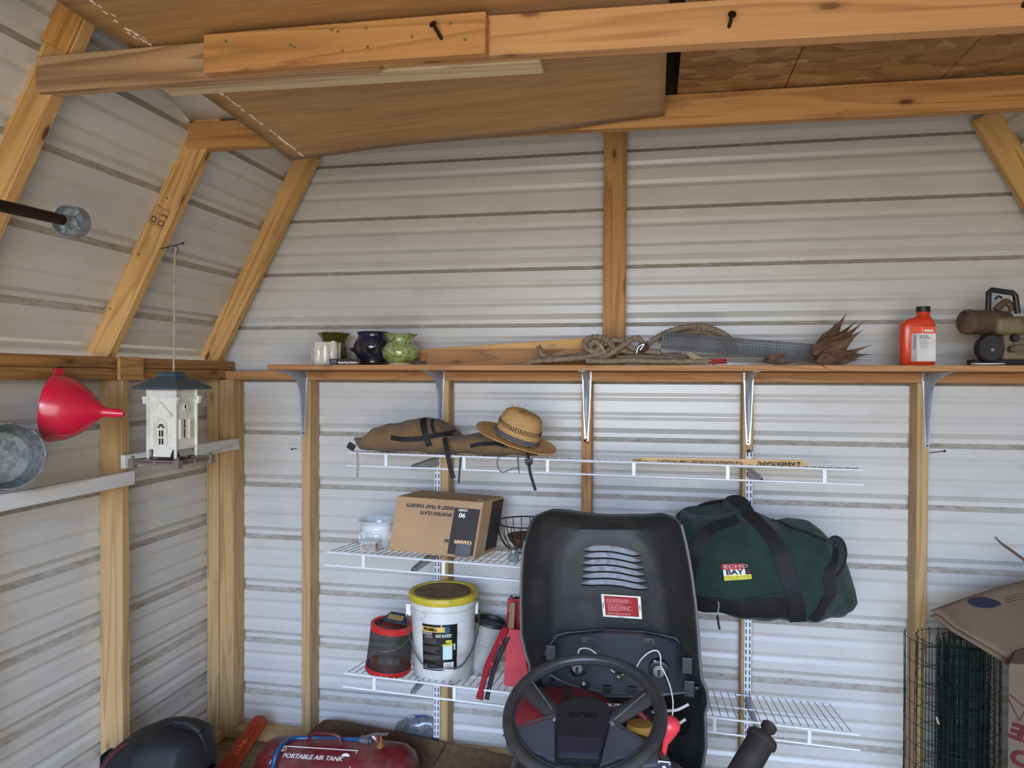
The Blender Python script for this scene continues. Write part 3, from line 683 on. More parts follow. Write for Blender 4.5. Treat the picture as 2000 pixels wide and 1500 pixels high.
# ---- oil bottle
def bottle():
    c = V((2.832, -.235, ZS)); t = thing('oil_bottle', c, 'orange-red plastic oil bottle with black cap standing on the long shelf', 'bottle')
    secs = [(0, .048, 0, .028), (.004, .0525, 0, .031), (.15, .0535, 0, .031), (.160, .052, 0, .030), (.172, .044, .004, .028), (.180, .034, .009, .025), (.186, .024, .017, .021), (.192, .0205, .0195, .0195), (.205, .020, .020, .019)]
    g = G(); n = 48; o = 0
    for z, hw, dx, hd in secs:
        for k in range(n):
            a = 2*pi*k/n; e = .45 if z < .18 else .45+.55*min(1, (z-.18)/.012)
            x = hw*abs(cos(a))**e*(1 if cos(a) > 0 else -1); y = hd*abs(sin(a))**e*(1 if sin(a) > 0 else -1); g.v.append(c+V((dx+x, y, z*.88)))
    for i in range(len(secs)-1):
        for k in range(n): g.f.append((i*n+k, i*n+(k+1) % n, (i+1)*n+(k+1) % n, (i+1)*n+k)); g.m.append(0)
    g.f.append(tuple(range(n))[::-1]); g.m.append(0)
    obj('body', g, plain('orange_plastic', S((214, 62, 30)), .32, var=.04, coat=.2), t, 50)
    g = G(); g.lathe([(.001, .198), (.0215, .198), (.0215, .181), (.019, .180)], 36, c+V((.020, 0, 0)), mod=lambda a, i: 1+.02*sin(a*36)); obj('cap', g, BLACKP, t, 30)
    y = c.y-.0317; q = quadwarp((2.806, y, ZS+.128), (2.881, y, ZS+.128), (2.881, y, ZS+.013), (2.806, y, ZS+.013), .0004); r_ = random.Random(3)
    g = G(); qpatch(g, q, 0, 1, 0, .19, 0); obj('label_top', g, plain('label_orange', S((232, 88, 40)), .4), t)
    g = G(); qpatch(g, q, .0, 1, .19, 1, 0); qpatch(g, q, .0, .24, .19, 1, 1, d=.0002); obj('label', g, [plain('label_white', S((226, 220, 214)), .5), plain('label_grey', S((178, 176, 174)), .5)], t)
    g = G(); qpatch(g, q, .44, .455, 0, .19, 0, d=.0002); obj('label_line', g, TXW, t)
    qtext('brand_text', 'STIHL', q, .72, .115, .085, TXW, t, width=.40, bold=.006, asp=.65)
    qtext('title', 'Bar and Chain', q, .50, .26, .052, TXK, t, width=.34, bold=.002, asp=.65, align='CENTER')
    qtext('title', 'Chain Lubricant', q, .53, .315, .052, TXK, t, width=.42, bold=.002, asp=.65)
    text('side_text', 'Woodcutter', frame((2.8155, y-.0012, ZS+.077), (0, 0, 1), (0, -1, 0)), .010, TXK, t, width=.045)
    g = G(); lines(g, q, .34, .74, .36, .62, 7, r_, .35); lines(g, q, .08, .14, .93, .96, 1, r_, .9); tag(obj('label_lines', g, plain('grey_print', S((120, 114, 110)), .6), t), kind='stuff')
bottle()
# ---- chainsaw at the right end
def saw():
    t = thing('chainsaw', (3.16, -.25, ZS), 'grimy old brown chainsaw with black top handle at right end of the shelf', 'chainsaw')
    DM = plain('grimy_brown', S((92, 72, 56)), .6, var=.25, dirt=S((58, 44, 34)), dirt_amt=.7, dscale=14); OL = plain('grimy_olive', S((112, 98, 66)), .55, var=.2, dirt=S((60, 48, 34)), dirt_amt=.7, dscale=14)
    DK = plain('grimy_black', S((34, 28, 24)), .6, var=.3)
    a = at(1884, 629, -.30); b = at(1962, 631, -.24); d = (b-a).normalized(); M = d.to_track_quat('Z', 'Y').to_matrix(); L = (b-a).length
    g = G(); g.lathe([(.001, -.001), (.034, 0), (.040, .004), (.0415, .012), (.0395, .02), (.0395, L), (.03, L+.004)], 36, a, M=M); obj('muffler', g, DM, t, 40)
    g = G(); e1_ = M @ V((1, 0, 0)); g.tube([a+V((-.004, -.004, .028)), a+V((-.006, -.006, .028))], .007, 10); obj('muffler_hole', g, DK, t)
    g = G(); p0 = at(1934, 622, -.22); g.box((3.045, -.31, ZS+.098), (3.36, -.17, ZS+.158)); obj('top_cover', g, OL, t, bevel=.02, seg=4, smooth=True)
    g = G(); g.box((3.07, -.30, ZS+.018), (3.40, -.18, ZS+.10)); obj('crankcase', g, OL, t, bevel=.008, seg=3, smooth=True)
    for z in (.042, .062, .082):
        g = G(); g.box((3.10, -.304, ZS+z), (3.40, -.299, ZS+z+.006)); obj('fin', g, DM, t, bevel=.001)
    g = G(); g.box((3.00, -.27, ZS+.0), (3.38, -.20, ZS+.02)); obj('base_plate', g, DK, t, bevel=.004)
    c = at(1934, 680, -.31); g = G(); g.lathe([(.001, -.012), (.040, -.012), (.044, -.006), (.044, .02), (.001, .02)], 36, c, M=Matrix(((.92, 0, 0), (0, 0, 1), (0, 1.0, 0)))); obj('recoil_cover', g, DK, t, 40)
    g = G(); g.tube([c+V((.0, -.012, -.006)), c+V((0, -.018, -.006))], .0055, 10); obj('bolt', g, STEEL, t, True)
    HB_ = [at(1930, 607, -.25), at(1931, 570, -.25), at(1936, 566, -.25), at(1978, 572, -.25), at(1983, 577, -.25), at(1988, 612, -.25)]
    g = G(); g.tube(HB_, .0085, 10, up=(0, -1, 0)); obj('top_handle', g, BLACKP, t, 30)
    g = G(); g.tube(smoothline([at(1945, 606, -.22), at(1955, 596, -.22), at(1965, 590, -.22), at(1975, 598, -.22), at(1978, 608, -.22)], 4), .012, 8); obj('air_cover_knob', g, DM, t, True)
    g = G(); g.tube([at(1944, 584, -.22), at(1950, 578, -.22), at(1957, 582, -.22)], .004, 8); obj('trigger', g, DK, t, True)
    for px, py, r in ((1981, 660, .013), (1975, 682, .011)):
        p = at(px, py, -.305); g = G(); g.lathe([(.001, -.016), (r*.8, -.016), (r, -.010), (r, .006)], 14, p, M=Matrix(((1, 0, 0), (0, 0, 1), (0, 1, 0)))); obj('knob', g, DK if r > .012 else DM, t, 40)
    g = G(); g.tube([at(1930, 706, -.3), at(1933, 700, -.3), at(1940, 705, -.3)], .003, 6); obj('clip', g, plain('pale_brass', S((190, 170, 110)), .5), t, True)
saw()
c = V((3.03, -.285, ZS)); t = thing('jar_lid', c, 'white-rimmed dark lid lying under the front of the chainsaw', 'lid')
g = G(); g.tube([c+V((.048*cos(q), .030*sin(q)-.002, .0045)) for q in [2*pi*i/32 for i in range(32)]], .0022, 6, closed=True); obj('rim', g, TXW, t, True)
g = G(); g.lathe([(.001, .0045), (.047, .004), (.047, .0005)], 32, c, M=Matrix(((1, 0, 0), (0, .62, 0), (0, 0, 1)))); obj('disc', g, BLACKP, t)
# ================================================================ soft goods
def wob(p, k=1.0):
    return sin(p[0]*31+p[2]*17)*.5+sin(p[2]*43-p[1]*29+1.3)*.3+sin(p[0]*73+p[1]*51+p[2]*61)*.2
class Blob:
    """closed cloth body lofted along x: top/bottom outline tables in z, centre depth, half depth"""
    def __init__(s, top, bot, yc, hd, e=.75, wr=.004):
        s.top, s.bot, s.yc, s.hd, s.e, s.wr = top, bot, yc, hd, e, wr; s.x0 = top[0][0]; s.x1 = top[-1][0]
    def P(s, x, a, off=0):
        zt, zb = lerp(s.top, x), lerp(s.bot, x); zc = (zt+zb)/2; hz = (zt-zb)/2; hd = lerp(s.hd, x)
        def q(a):
            c, d = cos(a), sin(a); return V((x, lerp(s.yc, x)-hd*abs(c)**s.e*(1 if c > 0 else -1), zc+hz*abs(d)**s.e*(1 if d > 0 else -1)))
        p = q(a); w = wob(p)*s.wr; n = V((0, p.y-lerp(s.yc, x), (p.z-zc)*(hd/max(hz, 1e-4)))); n = n.normalized() if n.length > 1e-6 else V((0, -1, 0))
        return p+n*(w*min(1, hz/.03)+off)
    def N(s, x, a):
        p = s.P(x, a); q = s.P(min(x+.004, s.x1), a); r = s.P(x, a+.05); n = (q-p).cross(r-p)
        if n.length < 1e-9: return V((0, -1, 0))
        n.normalize(); c = V((x, lerp(s.yc, x), (lerp(s.top, x)+lerp(s.bot, x))/2)); return n if n.dot(p-c) > 0 else -n
    def mesh(s, nu=60, nv=40):
        g = G(); g.grid(lambda u, v: s.P(s.x0+(s.x1-s.x0)*u, v*2*pi), nu, nv); return g
    def find(s, x, z):
        """angle on the front side with height z"""
        zt, zb = lerp(s.top, x), lerp(s.bot, x); k = max(-1, min(1, (z-(zt+zb)/2)/max(1e-4, (zt-zb)/2))); return math.asin(abs(k)**(1/s.e))*(1 if k > 0 else -1)
def cloth(key, col, wr=.5, dirt=None):
    if key in _M: return _M[key]
    m = plain(key, col, .9, var=.18, vscale=18, spec=.2, sheen=.15, dirt=dirt, dirt_amt=.3)
    nt = m.node_tree; b = nt.nodes['Principled BSDF']
    n = noise(nt, coords(nt), 16, 4, .6, 1.5); n2 = noise(nt, coords(nt), 500, 2)
    h = math_(nt, 'ADD', n, math_(nt, 'MULTIPLY', n2, .12)); bump(nt, b, h, wr, .012); return m
BK = plain('black_webbing', S((24, 24, 26)), .75, var=.2, bmp=.3, bscale=500)
# ---- green duffel bag on the middle shelf
gx = lambda px, py: at(px, py, -.36)
pt_ = [(1322, 1035), (1332, 1004), (1360, 1013), (1400, 1004), (1440, 998), (1475, 1008), (1520, 1022), (1545, 1016), (1580, 1022), (1606, 1040), (1632, 1068), (1655, 1105), (1672, 1150), (1677, 1178)]
pb_ = [(1322, 1120), (1340, 1180), (1370, 1196), (1410, 1200), (1450, 1205), (1500, 1212), (1550, 1212), (1590, 1211), (1620, 1208), (1650, 1210), (1665, 1196), (1677, 1182)]
top = [(gx(*p).x, gx(*p).z) for p in pt_]; bot = [(gx(*p).x, gx(*p).z) for p in pb_]
bx0, bx1 = top[0][0], top[-1][0]
DB = Blob(top, bot, [(bx0, -.30), (bx1, -.33)], [(bx0, .10), (bx0+.05, .155), (bx0+.35, .15), (bx1-.10, .115), (bx1, .02)], .72, .010)
t = thing('duffel_bag', ((bx0+bx1)/2, -.28, .87), 'dark green canvas duffel bag with black straps, sagging on the middle wire shelf', 'bag')
GRN = cloth('green_canvas', S((36, 54, 48)), .8)
g = DB.mesh(80, 48); obj('body', g, GRN, t, True)
def strap_on(B, name, pts, w, parent, off=.003, mat=BK, n=6):
    """pts in photograph pixels, laid over the front of the cloth body"""
    q = smoothline([(x, 0, y) for x, y in pts], n); P = []; Nn = []
    for s in q:
        w0 = at(s.x, s.z, -.40); a = B.find(w0.x, w0.z); P.append(B.P(w0.x, a, off)); Nn.append(B.N(w0.x, a))
    g = G(); L = len(P); ribbon(g, P, (lambda it=iter(Nn): (lambda i: Nn[i]))(), w, .002); obj(name, g, mat, parent, True); return P, Nn
strap_on(DB, 'strap', [(1462, 1010), (1478, 1022), (1500, 1045), (1520, 1080), (1534, 1120), (1546, 1160), (1556, 1206)], .052, t)
strap_on(DB, 'strap', [(1440, 1014), (1410, 1022), (1382, 1036), (1360, 1062), (1350, 1100), (1346, 1140), (1350, 1180)], .042, t)
strap_on(DB, 'strap', [(1640, 1070), (1628, 1090), (1612, 1125), (1616, 1150), (1600, 1180), (1585, 1204)], .034, t)
q = [at(x, y, -.40) for x, y in ((1618, 1056), (1627, 1050), (1637, 1058), (1641, 1078), (1634, 1104), (1612, 1126), (1622, 1150))]
g = G(); g.tube(smoothline([p+V((0, -.03, 0)) for p in q], 5), .014, 8, flat=.5, up=(0, -1, 0)); obj('strap_bundle', g, BK, t, True)
# front pocket (black lower band), drawn on the body
def patch_on(B, name, f, mat, parent, off=.0025, nu=24, nv=8):
    """f(u,v) -> pixel"""
    def h(u, v):
        px, py = f(u, v); w0 = at(px, py, -.42); return B.P(w0.x, B.find(w0.x, w0.z), off)
    g = G(); g.grid(h, nu, nv); return obj(name, g, mat, parent, True)
patch_on(DB, 'lower_panel', lambda u, v: (1348+u*196, (1163+8*sin(u*pi)-13*u*u)*(1-v)+(1196+12*u)*v), BK, t)
patch_on(DB, 'piping', lambda u, v: (1348+u*176, 1157+9*sin(u*pi*.8)-16*u*u+v*3.2), plain('dark_piping', S((14, 26, 24)), .7), t, .005)
patch_on(DB, 'seam', lambda u, v: (1366+u*138, 1083-10*u*(1-u)*2-6*u+v*1.2), plain('dark_piping', 0), t, .003)
patch_on(DB, 'zip', lambda u, v: (1515+u*100, 1024+36*u**1.4+v*3.5), plain('dark_piping', 0), t, .004)
lw = lambda u, v, d=0: (lambda px, py: (lambda w0: DB.P(w0.x, DB.find(w0.x, w0.z), .0045+d))(at(px, py, -.43)))(1407+u*55+4*v, 1097-2*u+v*(29-0*u)+1*v)
LG_ = [plain('logo_red', S((170, 40, 48)), .7), plain('logo_black', S((18, 18, 20)), .7), plain('logo_white', S((224, 222, 218)), .7), plain('logo_yellow', S((214, 204, 60)), .7)]
g = G()
for (u0, u1, v0, v1, m, d) in ((0, .80, 0, .36, 0, 0), (.80, 1, 0, .72, 1, 0), (.03, .80, .36, .72, 2, 0), (.03, 1, .72, 1, 3, 0)): g.grid(lambda a, b: lw(u0+(u1-u0)*a, v0+(v1-v0)*b, d), 5, 4, m)
obj('logo_patch', g, LG_, t)
LWT = lambda p: lw(p.x, p.y, 0.0006)
text('logo_text', 'ECHO', None, .30, TXW, t, width=.84, warp=lambda p: lw(.5+p.x, .18-p.y, .0005), th=.0001)
text('logo_text', 'BAY', None, .42, TXK, t, width=.62, bold=.015, warp=lambda p: lw(.42+p.x, .54-p.y, .0005), th=.0001)
text('logo_text', 'COLLECTION', None, .24, plain('logo_olive', S((120, 116, 40)), .7), t, width=.9, warp=lambda p: lw(.52+p.x, .86-p.y, .0005), th=.0001)
g = G(); g.tube([lw(.88, .45, .001)+V((0, -.001, 0)), lw(.93, .62, .001)+V((0, -.001, 0))], .002, 5); obj('logo_mark', g, LG_[0], t)
# top handles: arched flaps above the bag
def handle(pts, w, name, mat, y=-.30):
    q = smoothline([at(px, py, yy) for px, py, yy in pts], 7); g = G(); ribbon(g, q, lambda i: V((0, -.6, .8)), w, .004); obj(name, g, mat, t, True)
handle([(1326, 1018, -.30), (1345, 1002, -.31), (1375, 1000, -.32), (1400, 996, -.33), (1430, 992, -.33)], .05, 'shoulder_flap', GRN)
handle([(1424, 1012, -.34), (1424, 990, -.35), (1430, 980, -.35), (1445, 980, -.35), (1457, 992, -.35), (1466, 1006, -.34)], .05, 'carry_handle', BK)
handle([(1335, 1020, -.24), (1370, 992, -.22), (1410, 983, -.22), (1440, 985, -.22), (1460, 1005, -.22)], .03, 'carry_handle', BK)
g = G(); p = [at(x, y, -.435) for x, y in ((1401, 1168), (1402, 1180), (1399, 1195), (1402, 1215))]; p = [a+V((0, -.035, 0)) for a in p]
g.tube(p, .0022, 6); obj('zip_pull', g, STEEL, t); g = G(); g.tube([p[2], p[3], p[3]+V((.003, 0, -.012))], .0035, 6); obj('pull_cord', g, BK, t)
# ---- brown cloth pack on the top wire shelf
BRN = cloth('brown_nylon', S((122, 96, 64)), 1.0)
t = thing('cloth_pack', (1.16, -.27, 1.27), 'crumpled brown cloth wader pack with black zips and straps, left on the top wire shelf', 'bag')
def pxblob(tp, bt, Y, yc, hd, e=.8, wr=.009):
    T = [(at(x, y, Y).x, at(x, y, Y).z) for x, y in tp]; B = [(at(x, y, Y).x, at(x, y, Y).z) for x, y in bt]
    x0, x1 = T[0][0], T[-1][0]; return Blob(T, B, [(x0, yc), (x1, yc)], [(x0+(x1-x0)*a, h) for a, h in hd], e, wr)
B1 = pxblob([(681, 857), (686, 856), (700, 853), (725, 838), (760, 826), (800, 821), (835, 819), (862, 827), (880, 843), (900, 862), (912, 872)],
            [(681, 861), (690, 874), (697, 881), (730, 882), (800, 884), (860, 887), (912, 889)], -.33, -.27, [(0, .01), (.12, .08), (.5, .13), (.85, .12), (1, .03)])
obj('left_body', B1.mesh(70, 36), BRN, t, True)
B2 = pxblob([(845, 872), (850, 858), (880, 852), (920, 850), (960, 852), (1000, 862), (1030, 878), (1044, 890)],
            [(845, 878), (856, 885), (900, 888), (960, 890), (1000, 892), (1044, 893)], -.35, -.29, [(0, .03), (.15, .10), (.5, .115), (.85, .09), (1, .02)])
obj('right_body', B2.mesh(60, 32), BRN, t, True)
def strap_px(B, name, pts, w, off=.002, Y=-.38, n=6):
    q = smoothline([(x, 0, y) for x, y in pts], n); P = []; Nn = []
    for s in q:
        w0 = at(s.x, s.z, Y); a = B.find(w0.x, w0.z); P.append(B.P(w0.x, a, off)); Nn.append(B.N(w0.x, a))
    g = G(); ribbon(g, P, lambda i: Nn[i], w, .002); obj(name, g, BK, t, True)
strap_px(B1, 'zip', [(765, 854), (790, 857), (820, 856), (850, 851), (874, 848)], .018)
strap_px(B1, 'strap', [(822, 824), (830, 838), (838, 856), (842, 868)], .022, .006)
strap_px(B1, 'strap', [(838, 826), (850, 845), (862, 852), (874, 846)], .010, .008)
strap_px(B2, 'zip', [(922, 870), (945, 867), (970, 867), (990, 872)], .014)
g = G(); ribbon(g, smoothline([at(868, 855, -.40), at(871, 870, -.425), at(875, 890, -.438), at(880, 915, -.44), at(886, 934, -.44)], 5), (0, -1, .1), .017); obj('hanging_strap', g, BK, t, True)
g = G(); ribbon(g, [at(900, 893, -.435), at(898, 915, -.44), at(896, 944, -.44)], (0, -1, 0), .006); obj('hanging_strap', g, BK, t)
g = G(); ribbon(g, smoothline([at(1031, 882, -.41), at(1033, 905, -.438), at(1036, 925, -.44), at(1046, 958, -.44)], 5), (0, -1, 0), .010); obj('hanging_strap', g, BK, t, True)
g = G(); g.prism([at(1024, 896, -.436), at(1040, 896, -.436), at(1040, 906, -.44), at(1033, 913, -.44), at(1026, 906, -.44)], (0, .006, 0)); obj('buckle', g, BLACKP, t)
g = G(); g.box((-.014, -.008, -.012), (.014, .008, .012), M=Matrix.Translation(at(686, 872, -.38)) @ Matrix.Rotation(.5, 4, 'Y')); obj('toggle', g, BLACKP, t, bevel=.004)
g = G(); ribbon(g, smoothline([at(698, 884, -.425), at(699, 905, -.435), at(698, 932, -.43)], 4), (0, -1, 0), .008); obj('hanging_strap', g, plain('tan_web', 0), t, True)
# ---- straw hat
def hat():
    c = at(1008, 855, -.345); A = V((.36, -.13, .92)).normalized(); X = V((1, 0, -.45)); X = (X-A*X.dot(A)).normalized(); Y = A.cross(X)
    M = Matrix((X, Y, A)).transposed(); t = thing('straw_hat', (c.x, c.y, 1.33), 'woven straw hat with frayed crown and dark band, tipped on the brown pack', 'hat')
    m, nt, b = newmat('woven_straw'); vec = coords(nt, (1, 1, 1), False)
    br = N(nt, 'ShaderNodeTexWave', Scale=85.0, Distortion=2.5, Detail=2.0); br.bands_direction = 'Z'; nt.links.new(vec, br.inputs['Vector'])
    n = noise(nt, vec, 230, 2); c_ = ramp(nt, math_(nt, 'ADD', math_(nt, 'MULTIPLY', br.outputs['Fac'], .5), math_(nt, 'MULTIPLY', n, .6)), [(.25, S((128, 86, 44))), (.55, S((200, 152, 90))), (.8, S((232, 192, 130)))]).outputs[0]
    nt.links.new(c_, b.inputs['Base Color']); b.inputs['Roughness'].default_value = .8; bump(nt, b, br.outputs['Fac'], .6, .002)
    g = G(); n = 72
    prof = [(.084, .0), (.083, .014), (.081, .03), (.079, .045), (.077, .06), (.074, .075), (.068, .088), (.058, .097), (.042, .102), (.022, .101), (.001, .099)]
    g.lathe(prof, n, c, M=M @ Matrix(((1, 0, 0), (0, .86, 0), (0, 0, 1))), mod=lambda a, i: 1+.015*sin(a*3+i)); cr = obj('crown', g, m, t, 60)
    g = G()
    def f(u, v):
        a = u*2*pi; r = .084+(.040+.026*cos(a)**2)*v; z = -.002-.004*v+.014*v*v*max(0, cos(a))-.022*v*v*max(0, -cos(a))*0+.003*v*sin(3*a)
        return c+M @ V((r*cos(a), r*.94*sin(a), z))
    g.grid(f, n+1, 10); obj('brim', g, m, t, 60, solid=.0025)
    g = G(); g.tube([V(f(k/72, 1)) for k in range(72)], .0022, 6, closed=True); obj('brim_edge', g, plain('straw_edge', S((196, 152, 96)), .8), t, True)
    g = G(); g.lathe([(.0845, .002), (.0862, .004), (.0852, .018), (.083, .020)], n, c, M=M @ Matrix(((1, 0, 0), (0, .87, 0), (0, 0, 1))), cap=False); obj('hat_band', g, plain('grey_band', S((88, 82, 84)), .85), t, 60)
    DKH = plain('weave_hole', S((66, 42, 34)), .9); g = G()
    for k in range(56):
        a = 2*pi*k/56
        for s, zz in ((1, .040), (-1, .048)):
            p = [c+M @ V((r*cos(a+da), r*.868*sin(a+da), z)) for r, da, z in ((.0802, -.028*s, zz-.005), (.0795, .028*s, zz+.005))]
            g.tube(p, .0016, 4)
    tag(obj('openwork', g, DKH, t), kind='stuff')
    g = G()
    for k in range(46):
        a = random.uniform(1.6, 5.2); r = random.uniform(.02, .06); p = c+M @ V((r*cos(a), r*.86*sin(a), .099)); g.tube([p, p+M @ V((random.uniform(-.012, .004), random.uniform(-.008, .006), random.uniform(.004, .014)))], .0006, 4)
    tag(obj('frayed_straw', g, plain('straw_edge', 0), t), kind='stuff')
    g = G(); g.tube(smoothline([at(988, 868, -.44), at(976, 888, -.445), at(971, 906, -.45), (at(980, 922, -.45)), at(1000, 916, -.45), at(1012, 915, -.45), at(1014, 925, -.45)], 6), .0016, 6); obj('chin_cord', g, plain('grey_cord', S((70, 68, 72)), .9), t, True)
    g = G(); g.tube([at(1011, 886, -.445), at(1012, 905, -.45), at(1013, 918, -.45)], .0022, 6); obj('chin_cord', g, plain('grey_cord', 0), t, True)
hat()
# ---- paint stick lettered upside down
TL, TR, BR, BL = at(1232, 893, -.39), at(1574, 899, -.36), at(1575, 913, -.36), at(1232, 905, -.39)
t = thing('paint_stick', (TL+BR)/2, 'thin wooden paint stirring stick printed upside down, on the right of the top wire shelf', 'stick')
g = G(); n = 14; ed = [TL.lerp(TR, i/n) for i in range(n+1)]; eb = [BL.lerp(BR, i/n) for i in range(n+1)]
ed[0] += V((.012, 0, -.004)); eb[0] += V((.004, 0, .004)); g.prism(ed+eb[::-1], (0, .004, 0)); obj('stick', g, wood('stick_wood', S((216, 180, 130)), S((180, 138, 88)), 6, knots=0), t)
q = quadwarp(TL, TR, BR, BL, .0004, flip=True); asp = 24; OLV = plain('print_olive', S((60, 62, 24)), .7)
g = G(); a_, b_, c_ = q(.030, .76), q(.052, .76), q(.041, .22); g.add([a_, b_, c_], [(0, 1, 2)]); obj('printed_triangle', g, OLV, t)
qtext('lettering', 'AMERISAFE', q, .165, .47, .72, OLV, t, width=.215, bold=.03, asp=asp)
qtext('lettering', "THE HAZARDOUS WORKERS' COMP SPECIALISTS", q, .60, .5, .55, TXK, t, width=.49, bold=.015, asp=asp)
qtext('lettering', '800', q, .965, .5, .55, TXK, t, width=.05, bold=.01, asp=asp)
# ================================================================ middle shelf
CB = plain('cardboard', S((176, 142, 104)), .8, var=.08, vscale=5, bmp=.15, bscale=60); CB2 = plain('cardboard_edge', S((196, 156, 110)), .85)
def carton():
    TL, TR, BR, BL = at(776, 969, -.345), at(944, 981, -.335), at(926, 1092, -.365), at(758, 1074, -.375)
    dv = V((.045, .155, -.002)); t = thing('carton', (BL+BR)/2+dv*.5, 'brown cardboard carton printed upside down with a black end panel, on the middle wire shelf', 'box')
    TR2 = TR+V((.0, 0, .0)); g = G(); vs = [BL, BR, TR, TL, BL+dv, BR+dv, TR+dv, TL+dv+V((0, 0, .004))]
    g.add(vs, [(0, 1, 2, 3), (1, 5, 6, 2), (5, 4, 7, 6), (4, 0, 3, 7), (4, 5, 1, 0), (3, 2, 6, 7)]); obj('box_body', g, CB, t, bevel=.003, seg=2)
    q = quadwarp(TL, TR, BR, BL, .0008, flip=True); asp = 1.55
    g = G(); qpatch(g, q, .02, .315, .045, .87, 0, 1); obj('printed_panel', g, plain('black_print', S((52, 48, 46)), .75, var=.25), t)
    q2 = quadwarp(TR, TR+dv, BR+dv, BR, .0008); g = G(); qpatch(g, q2, .45, 1, .04, .93, 0, 1); obj('printed_panel', g, plain('black_print', 0), t)
    g = G(); qpatch(g, q2, .50, .95, .10, .13); qpatch(g, q2, .50, .95, .16, .18); obj('print_bar', g, plain('brown_print', S((120, 92, 62)), .8), t)
    qtext('lettering', 'SPORTING CLAYS', q, .515, .735, .085, TXK, t, width=.37, bold=.004, asp=asp)
    qtext('lettering', 'SKEET & TRAP TARGETS', q, .60, .855, .085, TXK, t, width=.555, bold=.004, asp=asp)
    qtext('lettering', '90', q, .215, .745, .11, TXW, t, width=.075, bold=.004, asp=asp)
    qtext('lettering', 'COUNT', q, .215, .835, .055, TXW, t, width=.105, bold=.002, asp=asp)
    qtext('lettering', 'CHAMPI', q, .155, .275, .075, plain('print_tan', S((214, 176, 130)), .8), t, width=.20, bold=.006, asp=asp)
    qtext('lettering', 'ON', q, .335, .275, .075, TXK, t, width=.07, bold=.006, asp=asp)
    q3 = quadwarp(TL, TR, BR, BL, .0012); g = G(); g.grid(lambda u, v: q3(.775+.17*u, .76+.22*v), 2, 2); obj('tape', g, plain('clear_tape', S((26, 27, 32)), .4, coat=.15), t)
    g = G(); g.tube([TR+V((.002, 0, .002)), TR+V((-.014, -.002, .010)), TR+V((-.02, -.001, -.002))], .0015, 5); obj('torn_corner', g, CB2, t)
    g = G(); g.grid(lambda u, v: q2(.30+.14*u, .55+.45*v, .0003), 2, 2); obj('tape', g, plain('tape_strip', S((176, 164, 146)), .2), t)
carton()
c = V((.912, -.245, .0)); c.z = zfM(.912)-.010; WG = plain('white_glaze', S((222, 224, 226)), .15, coat=.6, dirt=S((120, 112, 100)), dirt_amt=.35, dscale=18)
t = thing('flower_pot', c, 'white glazed pot with scrolled relief standing left of the cardboard carton', 'pot')
g = G(); g.lathe([(.05, 0), (.056, .006), (.058, .02), (.066, .04), (.068, .056), (.064, .07), (.067, .075), (.066, .082), (.062, .088), (.070, .098), (.074, .103), (.071, .106), (.062, .098), (.058, .086), (.056, .05), (.001, .04)], 56, c, mod=lambda a, i: 1+(.03*abs(sin(a*3)) if 2 <= i <= 4 else 0)); obj('body', g, WG, t, 60)
for k in range(6):
    a = k*pi/3+.3-pi/2; g = G(); p = c+V((.069*cos(a), .069*sin(a), .045)); s_ = V((-sin(a), cos(a), 0)); o_ = V((cos(a), sin(a), 0))
    g.tube([p+s_*(.016*cos(h))+V((0, 0, .018*sin(h)))+o_*(.001-.002*abs(cos(h))) for h in [2*pi*i/20 for i in range(20)]], .003, 6, closed=True); obj('relief', g, WG, t, True)
t = thing('clear_tub', (at(722, 1072, -.38)), 'small clear plastic tub of orange and tan bits before the white pot', 'container')
c = at(723, 1077, -.375); c.z = zfM(c.x)+.005; GLS = plain('clear_plastic', (.92, .95, .96, 1), .08, alpha=.28, coat=.5)
g = G(); a0 = .030; g.prism([c+V((-a0, -.025, 0)), c+V((a0, -.025, 0)), c+V((a0, .025, 0)), c+V((-a0, .025, 0))], (0, 0, .036)); obj('tub', g, GLS, t, bevel=.003)
g = G(); g.box(c+V((-.034, -.029, .036)), c+V((.034, .029, .041))); obj('tub_lid', g, plain('clear_lid', (.85, .88, .9, 1), .1, alpha=.45), t, bevel=.002)
g = G()
for k in range(130):
    p = c+V((random.uniform(-.026, .026), random.uniform(-.021, .021), random.uniform(.004, .022))); g.lathe([(.0005, -.0035), (.0035, 0), (.0005, .0035)], 5, p, mi=k % 3)
tag(obj('contents', g, [plain('bit_orange', S((206, 120, 40)), .6), plain('bit_tan', S((186, 160, 110)), .6), plain('bit_brown', S((96, 64, 40)), .6)], t, weld=False), kind='stuff')
